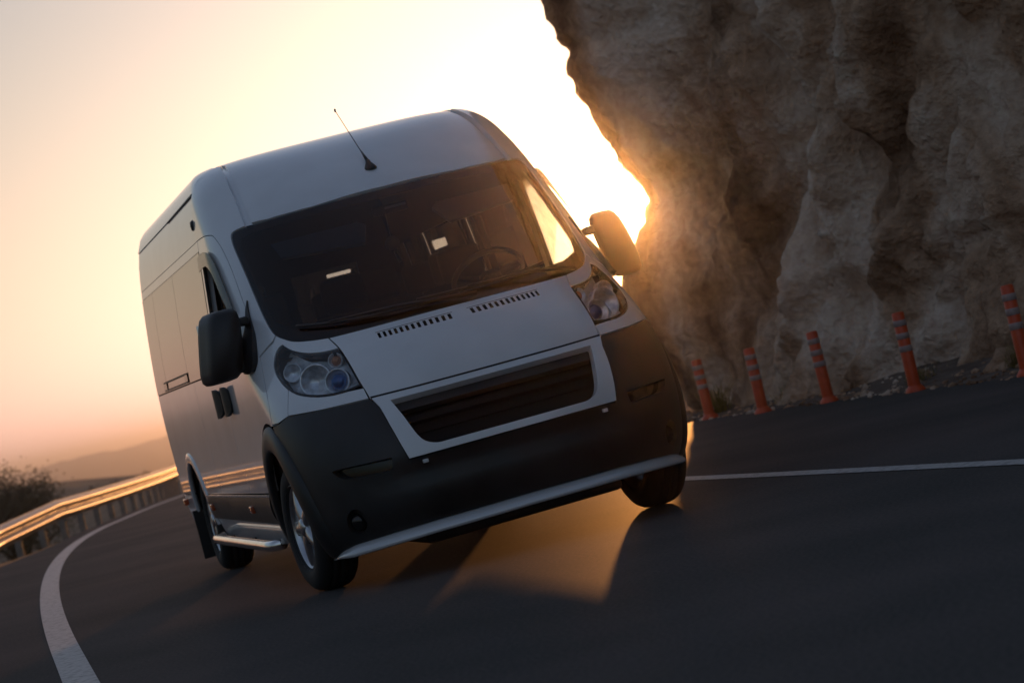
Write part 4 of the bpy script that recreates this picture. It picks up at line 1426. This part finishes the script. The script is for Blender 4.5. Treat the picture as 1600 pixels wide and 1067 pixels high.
def tuft(x, y, h, seed, lab):
    R_ = random.Random(seed)
    v, f = [], []
    for k in range(90):
        a = R_.uniform(0, 6.28); t = R_.uniform(.1, .7); L = h * R_.uniform(.5, 1)
        b = Vector((R_.gauss(0, .05), R_.gauss(0, .05), 0))
        d = Vector((math.cos(a) * t, math.sin(a) * t, 1)).normalized()
        w = d.orthogonal().normalized() * .005
        m1 = b + d * L * .6; tp = m1 + Vector((d.x * 1.6, d.y * 1.6, d.z * .7)) * L * .4
        o_ = len(v)
        v += [tuple(b - w), tuple(b + w), tuple(m1 + w * .7), tuple(m1 - w * .7), tuple(tp)]
        f += [(o_, o_ + 1, o_ + 2, o_ + 3), (o_ + 3, o_ + 2, o_ + 4)]
    o = mesh_obj('grass_tuft', v, f, 'dry_grass', None, False)
    o.location = (x, y, zg(y) + .02)
    tag(o, lab, 'grass', 'dry grass tufts at the cliff foot')
tuft(4.30, 9.05, .38, 5, 'dry yellow grass tuft at the cliff foot beside the post nearest the van')
tuft(4.52, 7.72, .22, 6, 'dry grass tuft between the two posts nearest the van')
tuft(4.72, 5.35, .20, 8, 'dry grass tuft between the third and fourth orange posts')
tuft(4.95, 3.95, .26, 9, 'dry grass tuft left of the post at the right frame edge')

# ------------------------------------------------------------------ shrubs beyond the guardrail
M['leaf'] = simple('shrub_leaf', (0.075, 0.070, 0.035), 0.8, var=0.4, scale=1.5)
M['twig'] = simple('shrub_twig', (0.06, 0.045, 0.035), 0.9)
def shrub(name, x, y, z, rad, h, nleaf, lab, seed, leaf=.09):
    R_ = random.Random(seed)
    s = empty(name, (x, y, z))
    tag(s, lab, 'shrub', 'shrubs beyond the guardrail')
    tips = []
    parts = []
    for k in range(16):
        a = R_.uniform(0, 2 * math.pi); e = R_.uniform(.35, 1.45)
        L = h * R_.uniform(.6, 1.0)
        d = Vector((math.cos(a) * math.cos(e) * rad / h * 1.3, math.sin(a) * math.cos(e) * rad / h * 1.3, math.sin(e)))
        p = [Vector((0, 0, -.1)), d * L * .5 + Vector((R_.uniform(-.1, .1), R_.uniform(-.1, .1), 0)) * rad, d * L]
        parts.append(tube(p, [.03 * h, .018 * h, .006 * h], 5))
        tips += [p[1], p[2]]
        for _ in range(5):
            b = p[1].lerp(p[2], R_.random())
            t = b + Vector((R_.uniform(-1, 1), R_.uniform(-1, 1), R_.uniform(-.1, 1))) * .35 * rad
            parts.append(tube([b, t], [.010 * h, .003 * h], 4))
            tips.append(t)
    v, f = join(parts)
    mesh_obj('stems', v, f, 'twig', s)
    v, f = [], []
    for k in range(nleaf):
        c = R_.choice(tips) + Vector((R_.gauss(0, 1), R_.gauss(0, 1), R_.gauss(0, .8))) * .17 * rad
        if c.z < 0:
            continue
        a = Vector((R_.uniform(-1, 1), R_.uniform(-1, 1), R_.uniform(-1, 1))).normalized() * leaf * R_.uniform(.6, 1.2)
        b = a.orthogonal().normalized() * leaf * .45
        o_ = len(v)
        v += [tuple(c - a), tuple(c + b), tuple(c + a), tuple(c - b)]
        f.append((o_, o_ + 1, o_ + 2, o_ + 3))
    mesh_obj('foliage', v, f, 'leaf', s, smooth=False)

def px_dir(px, py):
    return ((px - 800) / 4011.257 * right + (py - 533.5) / 4011.257 * down + fwd)
def at_dist(px, py, d):
    return cam_loc + px_dir(px, py) * d
p = at_dist(22, 805, 62)
shrub('large_shrub', p.x, p.y, p.z - 1.2, 1.35, 2.35, 11000, 'large bare brown shrub beyond the guardrail at the left frame edge', 3, .045)
for i, (a, b, d, h, lab) in enumerate(((145, 775, 55, .42, 'small dark weed showing over the guardrail right of the large shrub'), (182, 762, 60, .38, 'small weed over the guardrail, midway between the large shrub and the van'), (228, 744, 64, .34, 'small weed over the guardrail close to the tail of the van'))):
    p = at_dist(a, b, d)
    shrub('weed', p.x, p.y, p.z - .22, .20, h + .05, 200, lab, 20 + i, .03)

# ------------------------------------------------------------------ air
hm = bpy.data.materials.new('haze')
hm.use_nodes = True
hn = hm.node_tree
hn.nodes.remove(hn.nodes['Principled BSDF'])
pv = hn.nodes.new('ShaderNodeVolumePrincipled')
pv.inputs['Color'].default_value = (0.72, 0.76, 0.84, 1)
pv.inputs['Density'].default_value = 4.6e-4
pv.inputs['Anisotropy'].default_value = 0.973
hn.links.new(pv.outputs[0], hn.nodes['Material Output'].inputs['Volume'])
v, f = box_vf(-15500, 15500, -15500, 15500, -86, 21)
hz = mesh_obj('haze', v, f, hm, None, False)
hz['kind'] = 'stuff'
hz['label'] = 'thin warm evening haze in the air over the road and sea'
